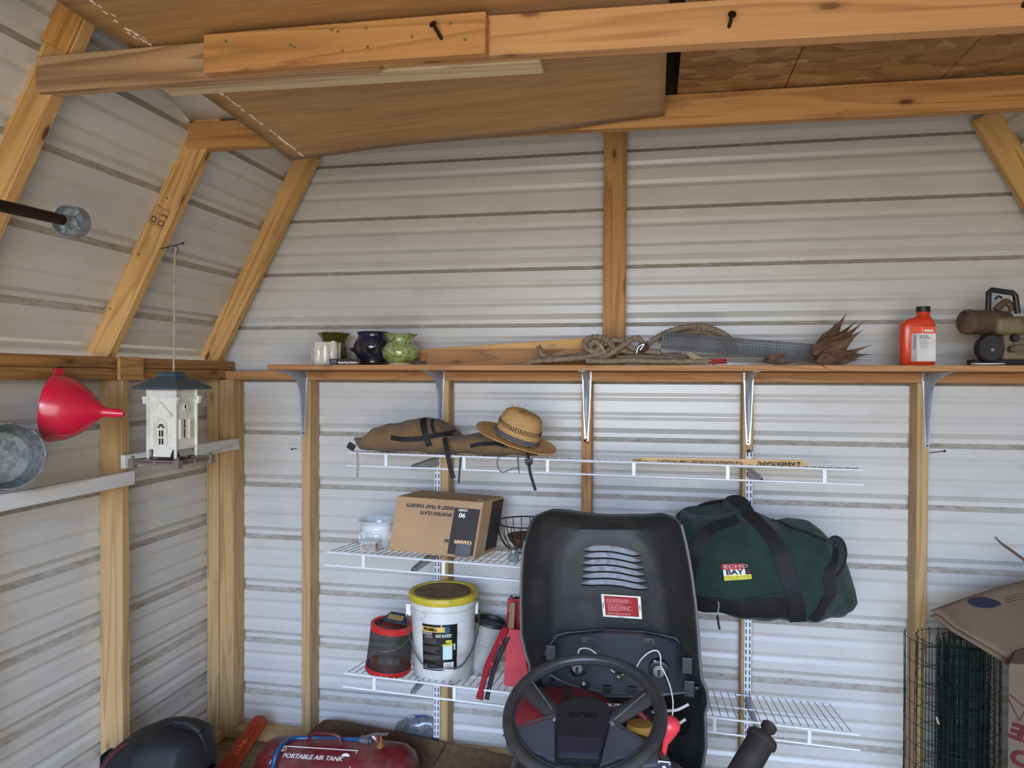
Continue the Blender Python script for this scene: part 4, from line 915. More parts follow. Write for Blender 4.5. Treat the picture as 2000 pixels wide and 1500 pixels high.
# ---- wire bowl
def bowl():
    c = at(1026, 1020, -.27); c.z = 1.022; R = .108; t = thing('wire_bowl', (c.x, c.y, .90), 'black wire bowl with curved ribs, beside the mower hood on the middle shelf', 'bowl')
    BW = plain('black_wire', S((24, 24, 26)), .45)
    g = G(); g.tube([c+V((R*cos(q), R*sin(q), .0)) for q in [2*pi*i/48 for i in range(48)]], .0028, 8, closed=True); obj('rim_wire', g, BW, t, True)
    pr = [(1, 0), (.95, -.03), (.84, -.06), (.66, -.088), (.42, -.105)]
    for k in range(20):
        q = 2*pi*k/20; g = G(); g.tube(smoothline([c+V((R*r*cos(q), R*r*sin(q), z)) for r, z in pr], 4), .0016, 5); obj('rib_wire', g, BW, t, True)
    g = G(); g.tube([c+V((R*.42*cos(q), R*.42*sin(q), -.105)) for q in [2*pi*i/32 for i in range(32)]], .0024, 8, closed=True); obj('base_wire', g, BW, t, True)
    t2 = thing('coconut_shell', c+V((0, 0, -.09)), 'brown shell dish lying inside the black wire bowl', 'dish')
    g = G(); g.lathe([(.001, -.100), (.035, -.096), (.062, -.074), (.074, -.052), (.071, -.052), (.058, -.07), (.03, -.09), (.001, -.094)], 32, c+V((.006, 0, .004))); obj('shell', g, plain('shell_brown', S((84, 60, 44)), .7, var=.3), t2, 60)
    t3 = thing('glass_knob', c+V((-.055, -.12, -.135)), 'small clear glass knob jar in front of the wire bowl', 'jar')
    p = at(1003, 1100, -.36); p.z = zfM(p.x)+.005; g = G(); g.lathe([(.016, 0), (.020, .004), (.020, .02), (.012, .028), (.018, .034), (.016, .042), (.001, .046)], 20, p); obj('jar', g, plain('smoky_glass', S((130, 140, 146)), .08, alpha=.6, coat=.6), t3, True)
bowl()
# ================================================================ lowest shelf
# ---- bait bucket
def bucket():
    c = V((1.187, -.275, .0)); c.z = zfL(1.187)-.018; H = .300; t = thing('bait_bucket', c, 'large white plastic bait bucket with yellow lid and black label', 'bucket')
    WP = plain('white_plastic', S((220, 220, 214)), .4, dirt=S((120, 112, 100)), dirt_amt=.45, dscale=9, var=.05)
    r = lambda z: .112+.010*z/H
    g = G(); g.lathe([(.108, 0), (.112, .006), (r(H*.5), H*.5), (r(.26), .26), (.1235, .262), (.1245, .272), (.1235, .282), (.121, H)], 64, c); obj('body', g, WP, t, 50)
    g = G(); g.lathe([(.128, H-.012), (.131, H-.008), (.131, H+.008), (.127, H+.014), (.112, H+.014), (.108, H+.007), (.001, H+.007)], 64, c); YL = plain('yellow_plastic', S((206, 186, 52)), .45, dirt=S((104, 84, 40)), dirt_amt=.5, dscale=12); obj('lid', g, YL, t, 40)
    g = G(); g.lathe([(.104, H+.0078), (.103, H+.013), (.001, H+.013)], 48, c+V((-.002, .0, 0))); obj('lid_centre', g, plain('lid_dirty', S((116, 98, 66)), .8, var=.3, vscale=30), t, 40)
    to = V((CO.x-c.x, CO.y-c.y)); fa = atan2(to.y, to.x)-.13
    def lw_(u, v, d=0):
        a = fa+(u-.5)*1.12; z = .222-.168*v; rr = r(z)+.0012+d; return c+V((rr*cos(a), rr*sin(a), z))
    g = G(); g.grid(lambda u, v: lw_(u, v), 20, 10); obj('label', g, plain('label_black', S((24, 23, 24)), .4), t)
    def P_(nm, mat, *rs):
        g = G()
        for u0, u1, v0, v1, d in rs: g.grid(lambda a, b: lw_(u0+(u1-u0)*a, v0+(v1-v0)*b, d), 8, 2)
        obj(nm, g, mat, t)
    P_('label_band', plain('label_amber', S((232, 190, 92)), .5), (.0, .66, .055, .165, .0004))
    P_('label_gap', plain('label_pale', S((224, 224, 214)), .5), (.545, .57, 0, .06, .0006))
    P_('barcode_panel', plain('label_pale', 0), (.62, .90, .82, 1.0, .0005))
    P_('barcode', TXK, *[(.66+.022*k, .66+.022*k+(.006 if k % 3 else .012), .84, .965, .0008) for k in range(9)])
    T_ = lambda nm, s, u, v, sz, w, mat, b=0: text(nm, s, None, sz, mat, t, width=w, bold=b, th=.0002, warp=lambda p: lw_(u+p.x, v-p.y, .0009))
    T_('brand_text', 'FRABILL', .24, .11, .085, .40, TXK, .006); T_('title', 'AQUA', .17, .20, .085, .29, TXW, .003); T_('title', 'LIFE', .2, .27, .055, .24, TXW, .001); T_('title', 'BAIT BUCKET', .62, .245, .085, .44, TXW, .006)
    rn = random.Random(5); GP = plain('grey_print', 0)
    for v0, v1, e in ((.31, .43, .45), (.49, .62, .50), (.68, .79, .55)):
        rs = []
        for k in range(4):
            vv = v0+(v1-v0)*k/4; rs.append((.05, e*rn.uniform(.75, 1), vv, vv+.009, .0006))
        P_('small_print', GP, *rs)
    P_('small_print', GP, (.18, .40, .885, .893, .0006), (.18, .5, .91, .918, .0006)); P_('recycle_mark', GP, (.07, .14, .87, .93, .0006))
    P_('pictured_bucket', plain('pic_bucket', S((196, 220, 214)), .5), (.60, .86, .45, .76, .0006)); P_('pictured_lid', plain('pic_lid', S((206, 206, 60)), .5), (.585, .875, .42, .465, .0009), (.68, .84, .335, .40, .0009), (.79, .84, .36, .44, .0009)); P_('pictured_handle', plain('pic_bucket', 0), (.90, .945, .42, .56, .0007))
    g = G(); g.grid(lambda u, v: lw_(.72+.075*v*cos(2*pi*u), .115+.085*v*sin(2*pi*u), .0008), 24, 2); obj('round_emblem', g, plain('emblem_blue', S((40, 84, 110)), .5), t)
    side = V((-to.y, to.x, 0)).normalized()
    for s in (-1, 1):
        g = G(); p = c+side*(s*.126)+V((0, 0, .245)); g.box((-.012, -.012, -.022), (.006, .012, .022), M=Matrix.Translation(p)); obj('handle_ear', g, TXW, t, bevel=.002)
    fwd = V((to.x, to.y, 0)).normalized(); g = G(); pts = []
    for k in range(25):
        h = pi*k/24; pts.append(c+side*(-.134*cos(h))+fwd*(.138*sin(h)**.8)+V((0, 0, .235-.165*min(1, sin(h)*1.12))))
    g.tube(pts, .003, 8); obj('wire_handle', g, plain('wire_grey', S((96, 98, 100)), .4, .6), t, True)
bucket()
# ---- cricket cage
def cage():
    c = V((.985, -.325, 0)); c.z = zfL(.985)-.006; M = Matrix.Rotation(.10, 3, 'Y'); H = .155; t = thing('bait_cage', c, 'cylindrical mesh bait cage with red rims, left of the yellow-lidded bucket', 'cage')
    RP = plain('red_plastic', S((196, 44, 40)), .4)
    g = G(); g.lathe([(.001, .001), (.084, .0), (.086, .004), (.085, .018), (.081, .018), (.080, .006), (.001, .006)], 48, c, M=M); obj('bottom_rim', g, RP, t, 40)
    g = G(); g.lathe([(.076, H-.002), (.080, H), (.081, H+.018), (.077, H+.022), (.068, H+.022), (.066, H+.016)], 48, c, M=M); obj('top_rim', g, RP, t, 40)
    g = G(); g.lathe([(.082, .016), (.0775, H)], 48, c, M=M, cap=False); obj('mesh_wall', g, plain('screen_mesh', S((52, 48, 46)), .5, alpha=.6), t, True)
    g = G()
    for k in range(64):
        q = 2*pi*k/64; g.tube([c+M @ V((.0825*cos(q), .0825*sin(q), .016)), c+M @ V((.078*cos(q), .078*sin(q), H))], .0004, 3)
    tag(obj('mesh_wires', g, plain('black_wire', 0), t), kind='stuff')
    g = G(); g.lathe([(.001, H+.016), (.067, H+.016)], 32, c, M=M); obj('lid_disc', g, plain('lid_dark', S((36, 38, 44)), .4), t)
    g = G(); g.grid(lambda u, v: c+M @ V(((u-.5)*.11*(1-.5*v), .01+.05*v, H+.018+.022*v)), 6, 4); obj('lid_flap', g, plain('lid_navy', S((38, 48, 62)), .35), t, True, solid=.002)
    g = G(); g.grid(lambda u, v: c+M @ V(((u-.5)*.06, .02+.025*v, H+.0225+.0088+.011*v-.006)), 2, 2); obj('lid_sticker', g, plain('stick_tan', S((150, 130, 84)), .6), t)
    g = G(); q = [c+M @ V((-.078*cos(pi*k/12), -.088*sin(pi*k/12), H-.01-.045*sin(pi*k/12))) for k in range(13)]; g.tube(q, .0012, 6); obj('wire_handle', g, STEEL, t, True)
    t2 = thing('bait_tube', c+V((0, -.02, .02)), 'small red and grey mesh tube lying inside the bait cage', 'tube')
    p = c+V((-.055, -.03, .040)); g = G(); g.tube([p, p+V((.11, .01, -.002))], .016, 16); obj('tube', g, plain('tube_grey', S((150, 136, 128)), .6, var=.3, vscale=60), t2, 50)
    g = G(); g.tube([p+V((.008, 0, 0)), p+V((.030, .002, 0))], .0175, 16); obj('tube_cap', g, RP, t2, 50)
cage()
# ---- grey ribbed pail
def pail2():
    b = at(938, 1306, -.20); b.z = zfL(b.x)-.03; tp = at(959, 1216, -.19); A = (tp-b).normalized(); H = (tp-b).length; M = A.to_track_quat('Z', 'Y').to_matrix()
    t = thing('grey_pail', b, 'leaning grey plastic pail with ribbed neck and black liner, right of the yellow-lidded bucket', 'pail'); GP_ = plain('grey_pail', S((168, 166, 160)), .5, dirt=S((96, 92, 86)), dirt_amt=.6, dscale=12)
    pr = [(.045, 0), (.048, .004), (.056, H*.55)]; z = H*.58
    for k in range(4): pr += [(.058, z), (.061, z+.003), (.061, z+.008), (.058, z+.010)]; z += .016
    pr += [(.062, H-.008), (.064, H-.004), (.064, H), (.061, H), (.055, .02), (.001, .02)]
    g = G(); g.lathe(pr, 48, b, M=M); obj('body', g, GP_, t, 50)
    g = G(); g.lathe([(.0645, H-.002), (.0645, H+.008), (.060, H+.012), (.055, H+.010), (.050, H-.02), (.048, H-.06), (.001, H-.06)], 48, b, M=M); obj('liner', g, BLACKP, t, 50)
pail2()
# ---- red wooden box / caddy
def redbox():
    t = thing('red_box', at(1005, 1330, -.33), 'narrow open red painted wooden box standing beside the mower hood on the lowest shelf', 'box'); RW = plain('red_wood', S((196, 62, 70)), .65, var=.08, dirt=S((150, 34, 44)), dirt_amt=.5, dscale=10)
    P0 = [at(990, 1229, -.345), at(1019, 1231, -.345), at(1033, 1330, -.36), at(1030, 1345, -.36), at(984, 1339, -.36)]
    g = G(); g.prism(P0, (0, .010, 0)); obj('front_board', g, RW, t, bevel=.001)
    P1 = [at(991, 1170, -.25), at(1022, 1170, -.25), at(1040, 1330, -.25), at(986, 1328, -.25)]
    g = G(); g.prism(P1, (0, .010, 0)); obj('back_board', g, RED, t, bevel=.001)
    g = G(); g.prism([P0[0]+V((0, .01, 0)), P0[4]+V((0, .01, 0)), V((P0[4].x, -.25, P0[4].z)), V((P1[0].x, -.25, P0[0].z+.03))], (.008, 0, 0)); obj('side_board', g, RED, t)
    g = G(); g.prism([at(996, 1177, -.33), at(1006, 1178, -.33), at(1003, 1232, -.335), at(992, 1231, -.335)], (0, .012, 0)); obj('wood_slat', g, wood('old_slat', S((142, 122, 92)), S((104, 84, 60)), 6, axis='z', knots=0), t)
    for px, py in ((994, 1245), (1005, 1306), (1000, 1333)):
        g = G(); p = at(px, py, -.347); g.tube([p, p+V((0, -.0015, 0))], .003, 8); obj('screw', g, DARKST, t)
    r2 = random.Random(2); g = G()
    for k in range(12):
        p = at(994+k*2, 1168+r2.uniform(-3, 2), -.245); g.lathe([(.001, -.004), (.005, 0), (.001, .004)], 6, p)
    tag(obj('rusty_clips', g, DARKST, t), kind='stuff')
    t = thing('folding_handle', at(962, 1310, -.42), 'folded dark red metal handle with steel underside, propped through the lowest wire shelf', 'tool')
    pts = [at(990, 1228, -.34), at(976, 1252, -.36), at(958, 1292, -.385), at(946, 1330, -.405), at(938, 1366, -.425)]; g = G()
    for a, b in zip(pts, pts[1:]): pass
    ribbon(g, smoothline(pts, 4), (-.35, -1, .2), [.020+.004*sin(i*.9) for i in range(17)], .012); obj('red_channel', g, plain('dark_red_metal', S((150, 18, 34)), .35, coat=.3), t, 40)
    g = G(); ribbon(g, smoothline([p+V((.022, .012, -.004)) for p in pts], 4), (-.35, -1, .2), .016, .006); obj('steel_channel', g, plain('dark_steel', S((66, 60, 66)), .4, .6), t, 40)
    for i in (1, 2):
        g = G(); p = pts[i]+V((.008, -.012, 0)); g.tube([p, p+V((0, -.006, 0))], .007, 12); obj('rivet', g, RED, t, 40)
redbox()
# ================================================================ LEFT SIDE
# ---- bird feeder shaped like a little house
def feeder():
    cx, cy = .395, -.76; th = radians(2); W_ = .139; t = thing('bird_feeder', (cx, cy, 1.27), 'white house-shaped bird feeder with dark hipped roof and brown fenced tray, hanging on a cord', 'bird feeder')
    WH = plain('feeder_white', S((226, 222, 206)), .5, var=.04, dirt=S((170, 158, 132)), dirt_amt=.4, dscale=20); RFM = plain('feeder_roof', S((66, 80, 86)), .55, var=.1, dirt=S((96, 92, 84)), dirt_amt=.5); TR = plain('feeder_brown', S((122, 106, 96)), .65, var=.08); HOLE = plain('feeder_hole', S((48, 42, 36)), .9)
    # local axes: a along the left face (towards the front corner), b along the right face (away from it)
    a = V((cos(th), -sin(th), 0))*.8; b = V((sin(th), cos(th), 0))*.8; C_ = V((cx, cy, 0))
    def L(i, j, z): return C_+a*i+b*j+V((0, 0, z))
    def bx(g, i0, i1, j0, j1, z0, z1): g.add([L(i0, j0, z0), L(i1, j0, z0), L(i1, j1, z0), L(i0, j1, z0), L(i0, j0, z1), L(i1, j0, z1), L(i1, j1, z1), L(i0, j1, z1)], [(0,3,2,1),(4,5,6,7),(0,1,5,4),(1,2,6,5),(2,3,7,6),(3,0,4,7)])
    h = W_/2
    g = G(); bx(g, -h+.008, h-.008, -h+.008, h-.008, 1.318, 1.512); obj('house_wall', g, WH, t, bevel=.001)
    g = G(); bx(g, -h+.014, h-.014, -h+.014, h-.014, 1.290, 1.318); obj('feed_throat', g, HOLE, t)
    for si, sj in ((1, -1), (-1, -1), (1, 1), (-1, 1)):
        g = G(); bx(g, si*h-(.010 if si > 0 else -.0), si*h+(.0 if si > 0 else .010), sj*h-(.0 if sj < 0 else .010), sj*h+(.010 if sj < 0 else 0), 1.288, 1.516)
        bx(g, si*h-.012, si*h+.012 if si > 0 else si*h+.014, sj*h-.010, sj*h+.010, 1.478, 1.490); bx(g, si*h-.011, si*h+.008, sj*h-.008, sj*h+.008, 1.466, 1.478)
        obj('corner_post', g, WH, t, bevel=.0015)
    # lower aprons
    for f in (0, 1):
        def F(s, z, d=0): return L(s, -h+.008-d, z) if f == 0 else L(h-.008+d, s, z)
        def pan(g, s0, s1, z0, z1, d0, d1, mi=0):
            vs = [F(s0, z0, d0), F(s1, z0, d0), F(s1, z1, d0), F(s0, z1, d0), F(s0, z0, d1), F(s1, z0, d1), F(s1, z1, d1), F(s0, z1, d1)]
            g.add(vs, [(0,1,2,3),(4,7,6,5),(0,4,5,1),(1,5,6,2),(2,6,7,3),(3,7,4,0)], mi)
        g = G(); pan(g, -.060, .060, 1.318, 1.326, 0, .005); obj('trim_band', g, WH, t); g = G(); pan(g, -.060, .060, 1.484, 1.490, 0, .005); obj('trim_band', g, WH, t); g = G()
        g.prism([F(-.04, 1.294, .006), F(.04, 1.294, .006), F(.045, 1.318, -.004), F(-.045, 1.318, -.004)], a.cross(V((0, 0, 1)))*.001 if f else b*.001); obj('apron', g, WH, t)
        if f == 0:
            g = G(); pan(g, -.05, -.042, 1.326, 1.43, 0, .004); pan(g, .034, .042, 1.326, 1.43, 0, .004); pan(g, -.044, -.036, 1.326, 1.42, 0, .006); pan(g, .028, .036, 1.326, 1.42, 0, .006)
            tag(obj('pilaster', g, WH, t), kind='stuff')
            g = G(); g.prism([F(-.052, 1.428, .007), F(.044, 1.428, .007), F(-.004, 1.468, .007)], b*.006); pan(g, -.052, .044, 1.424, 1.43, 0, .008); obj('pediment', g, WH, t)
            g = G(); g.tube([F(-.056, 1.428, .008), F(-.004, 1.472, .008), F(.048, 1.428, .008)], .003, 6); obj('pediment_trim', g, WH, t)
            g = G(); arc = [F(-.028, 1.33, .006)]+[F(-.004-.024*cos(pi*k/10), 1.392+.024*sin(pi*k/10), .006) for k in range(11)]+[F(.020, 1.33, .006)]; g.tube(arc, .003, 6); obj('door_arch', g, WH, t, True)
            g = G(); d = .0065
            for s0, s1 in ((-.014, -.007), (-.001, .006)):
                for z0, z1 in ((1.334, 1.354), (1.360, 1.380)): pan(g, s0, s1, z0, z1, .002, .004)
            for k in range(4):
                q0 = pi*(k+.15)/4; q1 = pi*(k+.85)/4; g.prism([F(-.004-r*cos(q), 1.386+r*sin(q), .004) for r, q in ((.007, q0), (.016, q0), (.016, q1), (.007, q1))], b*.001)
            tag(obj('door_pane', g, HOLE, t), kind='stuff')
        else:
            g = G(); g.tube([F(-.004+.011*cos(q), 1.456+.013*sin(q), .003) for q in [2*pi*k/6 for k in range(6)]], .0028, 6, closed=True); obj('round_vent', g, WH, t)
            g = G(); g.prism([F(-.004+.007*cos(2*pi*k/6), 1.456+.009*sin(2*pi*k/6), .0015) for k in range(6)], a*.0005); obj('vent_hole', g, HOLE, t)
            for s0, s1 in ((-.042, -.020), (.014, .036)):
                g = G(); pan(g, s0, s1, 1.352, 1.416, 0, .008); obj('shutter', g, WH, t, bevel=.001)
                for k in range(2):
                    g = G(); pan(g, s0+.004+.009*k, s0+.006+.009*k, 1.356, 1.412, .008, .009); obj('shutter_groove', g, plain('feeder_groove', S((150, 142, 124)), .7), t)
            g = G(); pan(g, -.018, -.006, 1.354, 1.414, .001, .003); obj('window_hole', g, HOLE, t); g = G(); pan(g, -.002, .012, 1.354, 1.414, .001, .004); obj('window_pane', g, WH, t)
            g = G(); pan(g, -.016, .012, 1.383, 1.386, .002, .005); obj('mullion', g, WH, t)
    # roof
    g = G(); R = .109; r = .036
    g.add([L(-R, -R, 1.513), L(R, -R, 1.513), L(R, R, 1.513), L(-R, R, 1.513), L(-R, -R, 1.520), L(R, -R, 1.520), L(R, R, 1.520), L(-R, R, 1.520), L(-r, -r, 1.556), L(r, -r, 1.556), L(r, r, 1.556), L(-r, r, 1.556)],
          [(0,3,2,1),(0,1,5,4),(1,2,6,5),(2,3,7,6),(3,0,4,7),(4,5,9,8),(5,6,10,9),(6,7,11,10),(7,4,8,11),(8,9,10,11)]); obj('roof', g, RFM, t, bevel=.001)
    g = G(); bx(g, -.040, .040, -.040, .040, 1.554, 1.566); obj('roof_cap', g, plain('feeder_cap', S((58, 84, 92)), .5), t, bevel=.002)
    g = G(); bx(g, -.03, .03, -.03, .03, 1.566, 1.571); obj('roof_cap', g, RFM, t, bevel=.002)
    # tray
    T = .104; g = G(); bx(g, -T, T, -T, T, 1.270, 1.279); obj('tray', g, TR, t, bevel=.002)
    for si in (-1, 1):
        for sj in (-1, 1):
            g = G(); p = L(si*T, sj*T, 0); M = Matrix.Translation(p) @ Matrix.Rotation(-th, 4, 'Z'); g.box((-.010, -.010, 1.262), (.010, .010, 1.289), M=M); g.lathe([(.006, 1.289), (.004, 1.293), (.006, 1.296), (.001, 1.299)], 10, (p.x, p.y, 0)); obj('tray_post', g, TR, t, bevel=.001)
    for k in range(4):
        c0 = [(-T, -T), (T, -T), (T, T), (-T, T)]; i, j = c0[k]; i2, j2 = c0[(k+1) % 4]
        for z in (1.275, 1.284):
            g = G(); g.tube([L(i, j, z), L(i2, j2, z)], .0028, 6); obj('tray_rail', g, TR, t)
        g = G(); p = L((i+i2)/2, (j+j2)/2, 0); g.box((-.004, -.004, 1.268), (.004, .004, 1.286), M=Matrix.Translation(p)); obj('rail_stay', g, TR, t)
    # cord and nail
    CD = plain('jute_cord', S((176, 164, 140)), .9, var=.2, vscale=90)
    g = G(); P = [V((cx+.004, cy, 1.57)), V((.399, -.757, 1.75)), V((.398, -.754, 1.90)), V((.400, -.752, 1.985))]; P = smoothline(P, 30)
    g.tube(P, .0026, 9, rf=lambda i, a_: 1+.3*abs(cos(a_-i*.9))); obj('cord', g, CD, t, True)
    g = G(); g.tube([V((.400+.010*cos(q), -.750, 1.974+.014*sin(q))) for q in [2*pi*k/14 for k in range(14)]], .0022, 6, closed=True); obj('cord_loop', g, plain('rusty_cord', S((110, 84, 72)), .9), t, True)
    nail((.345, -.745, 1.982), (1, -.1, .16), 'nail', ceiling, .085, .0018, .004)
feeder()
# ---- red funnel hanging by its rim
def funnel():
    c = V((.185, -1.02, 1.460)); A = V((.93, .36, -.10)).normalized(); M = A.to_track_quat('Z', 'Y').to_matrix(); t = thing('funnel', c, 'large red plastic funnel hung by its rim tab below the left wall plate', 'funnel')
    RF = plain('funnel_red', S((206, 28, 58)), .28, var=.05, coat=.2, dirt=S((120, 60, 66)), dirt_amt=.3, dscale=10)
    g = G(); g.lathe([(.100, -.004), (.104, -.002), (.104, .004), (.100, .014), (.094, .04), (.080, .066), (.060, .092), (.036, .116), (.020, .132), (.0165, .140), (.011, .195), (.0075, .195), (.012, .14), (.03, .112), (.056, .088), (.076, .062), (.090, .036), (.097, .006), (.100, -.004)], 64, c, M=M, cap=False); obj('bowl', g, RF, t, 60)
    g = G(); up = (V((0, 0, 1))-A*A.z).normalized(); p = c+up*.104; g.prism([p+V((0, -.022, -.012)), p+V((0, .022, -.012)), p+V((0, .014, .016)), p+V((0, -.014, .016))], (.006, 0, 0)); obj('hang_tab', g, RF, t, bevel=.002)
    e_ = M @ V((1, 0, 0)); q = M @ V((cos(2.2)*.083, sin(2.2)*.083, .062)); 
    lp = c+up*(-.070)+A.cross(up)*(.045)+A*.052; nn = (lp-c-A*.03).normalized(); g = G(); g.prism([lp+nn*.004+A*x*.5+up*0+A.cross(up)*y for x, y in ((-.02, -.018), (.02, -.014), (.022, .016), (-.018, .016))], nn*.0008); obj('sticker', g, plain('silver_sticker', S((186, 160, 160)), .4), t)
funnel()
nail((XL+.10, -1.0, 1.578), (1, 0, .1), 'nail', wall_left, .02)
# ---- galvanised pail hung on its side
def pail():
    c = at(16, 891, -1.25); A = V((.84, -.50, .12)).normalized(); M = A.to_track_quat('Z', 'Y').to_matrix(); t = thing('metal_pail', c, 'dull galvanised metal pail hung sideways on the left wall below the red funnel', 'pail')
    m, nt, b = newmat('galvanised'); vo = N(nt, 'ShaderNodeTexVoronoi', Scale=90.0); nt.links.new(coords(nt), vo.inputs['Vector']); n = noise(nt, coords(nt), 9, 4)
    c_ = ramp(nt, math_(nt, 'ADD', math_(nt, 'MULTIPLY', vo.outputs['Color'], .45), math_(nt, 'MULTIPLY', n, .6)), [(.3, S((92, 96, 96))), (.7, S((150, 152, 150)))]).outputs[0]; nt.links.new(c_, b.inputs['Base Color']); b.inputs['Metallic'].default_value = .6; b.inputs['Roughness'].default_value = .5
    g = G(); g.lathe([(.068, -.098), (.072, -.095), (.0875, 0), (.086, 0), (.071, -.088), (.001, -.09)], 56, c, M=M); obj('body', g, m, t, 60)
    g = G(); g.tube([c+M @ V((.0885*cos(q), .0885*sin(q), 0)) for q in [2*pi*k/56 for k in range(56)]], .0030, 8, closed=True); obj('rolled_rim', g, m, t, True)
    g = G(); q = [c+M @ V((-.091*cos(pi*k/16+.9), -.091*sin(pi*k/16+.9), -.004-.07*sin(pi*k/16))) for k in range(17)]; g.tube(q, .002, 6); obj('wire_handle', g, STEEL, t, True)
pail()
# ---- spring with its winding drum
def spring():
    t = thing('torsion_spring', at(120, 430, -1.30), 'dark coiled spring on a rod ending in a galvanised drum, above the left wall', 'spring')
    a = at(-60, 388, -1.62); b = at(130, 431, -1.29); d = (b-a); L = d.length; d.normalize(); e1 = d.cross(V((0, 0, 1))).normalized(); e2 = d.cross(e1); r = .0125
    g = G(); P = []; turns = int(L/.0040)
    for k in range(turns*14+1): s = k/14*.0040; q = 2*pi*k/14; P.append(a+d*s+(e1*cos(q)+e2*sin(q))*r)
    g.tube(P, .0019, 5); obj('coil', g, plain('oiled_spring', S((58, 40, 32)), .35, .7), t, True)
    g = G(); g.tube([a-d*.1, b+d*.085], .006, 10); obj('rod', g, STEEL, t, True)
    M = d.to_track_quat('Z', 'Y').to_matrix(); DZ = plain('drum_zinc', S((158, 164, 166)), .42, .6, var=.2, vscale=30)
    g = G(); g.lathe([(.001, .016), (.030, .016), (.036, .012), (.0385, -.006), (.042, -.008), (.042, .030), (.036, .032), (.001, .032)], 48, b+d*.008, M=M); obj('drum', g, DZ, t, 50)
    for k in range(4):
        q = .4+k*pi/2; p = b+d*.022+(e1*cos(q)+e2*sin(q))*.019; g = G(); g.tube([p, p-d*.012], .006, 6); obj('bolt', g, STEEL, t, 40)
        g = G(); p2 = b+d*.022; g.prism([p2+(e1*cos(q+.2)+e2*sin(q+.2))*.010-d*.002, p2+(e1*cos(q+.12)+e2*sin(q+.12))*.036-d*.002, p2+(e1*cos(q+.4)+e2*sin(q+.4))*.036-d*.002], -d*.004); obj('web', g, DZ, t)
    g = G(); g.tube([b-d*.02, b+d*.02], .015, 16); obj('collar', g, DZ, t, 50)
    g = G(); p = b+d*.06; g.prism([p-e1*.008-e2*.01, p+e1*.008-e2*.01, p+e1*.008+e2*.01, p-e1*.008+e2*.01], d*.028); obj('end_clip', g, plain('rusty_clip', S((120, 100, 84)), .5, .4), t, bevel=.002)
    # steel strap from the drum's rod back to the rafter
    g = G(); ribbon(g, [b+d*.078, b+d*.078+V((-.10, .0, .03))], (0, -1, 0), .02, .003); obj('wall_strap', g, STEEL, t)
spring()
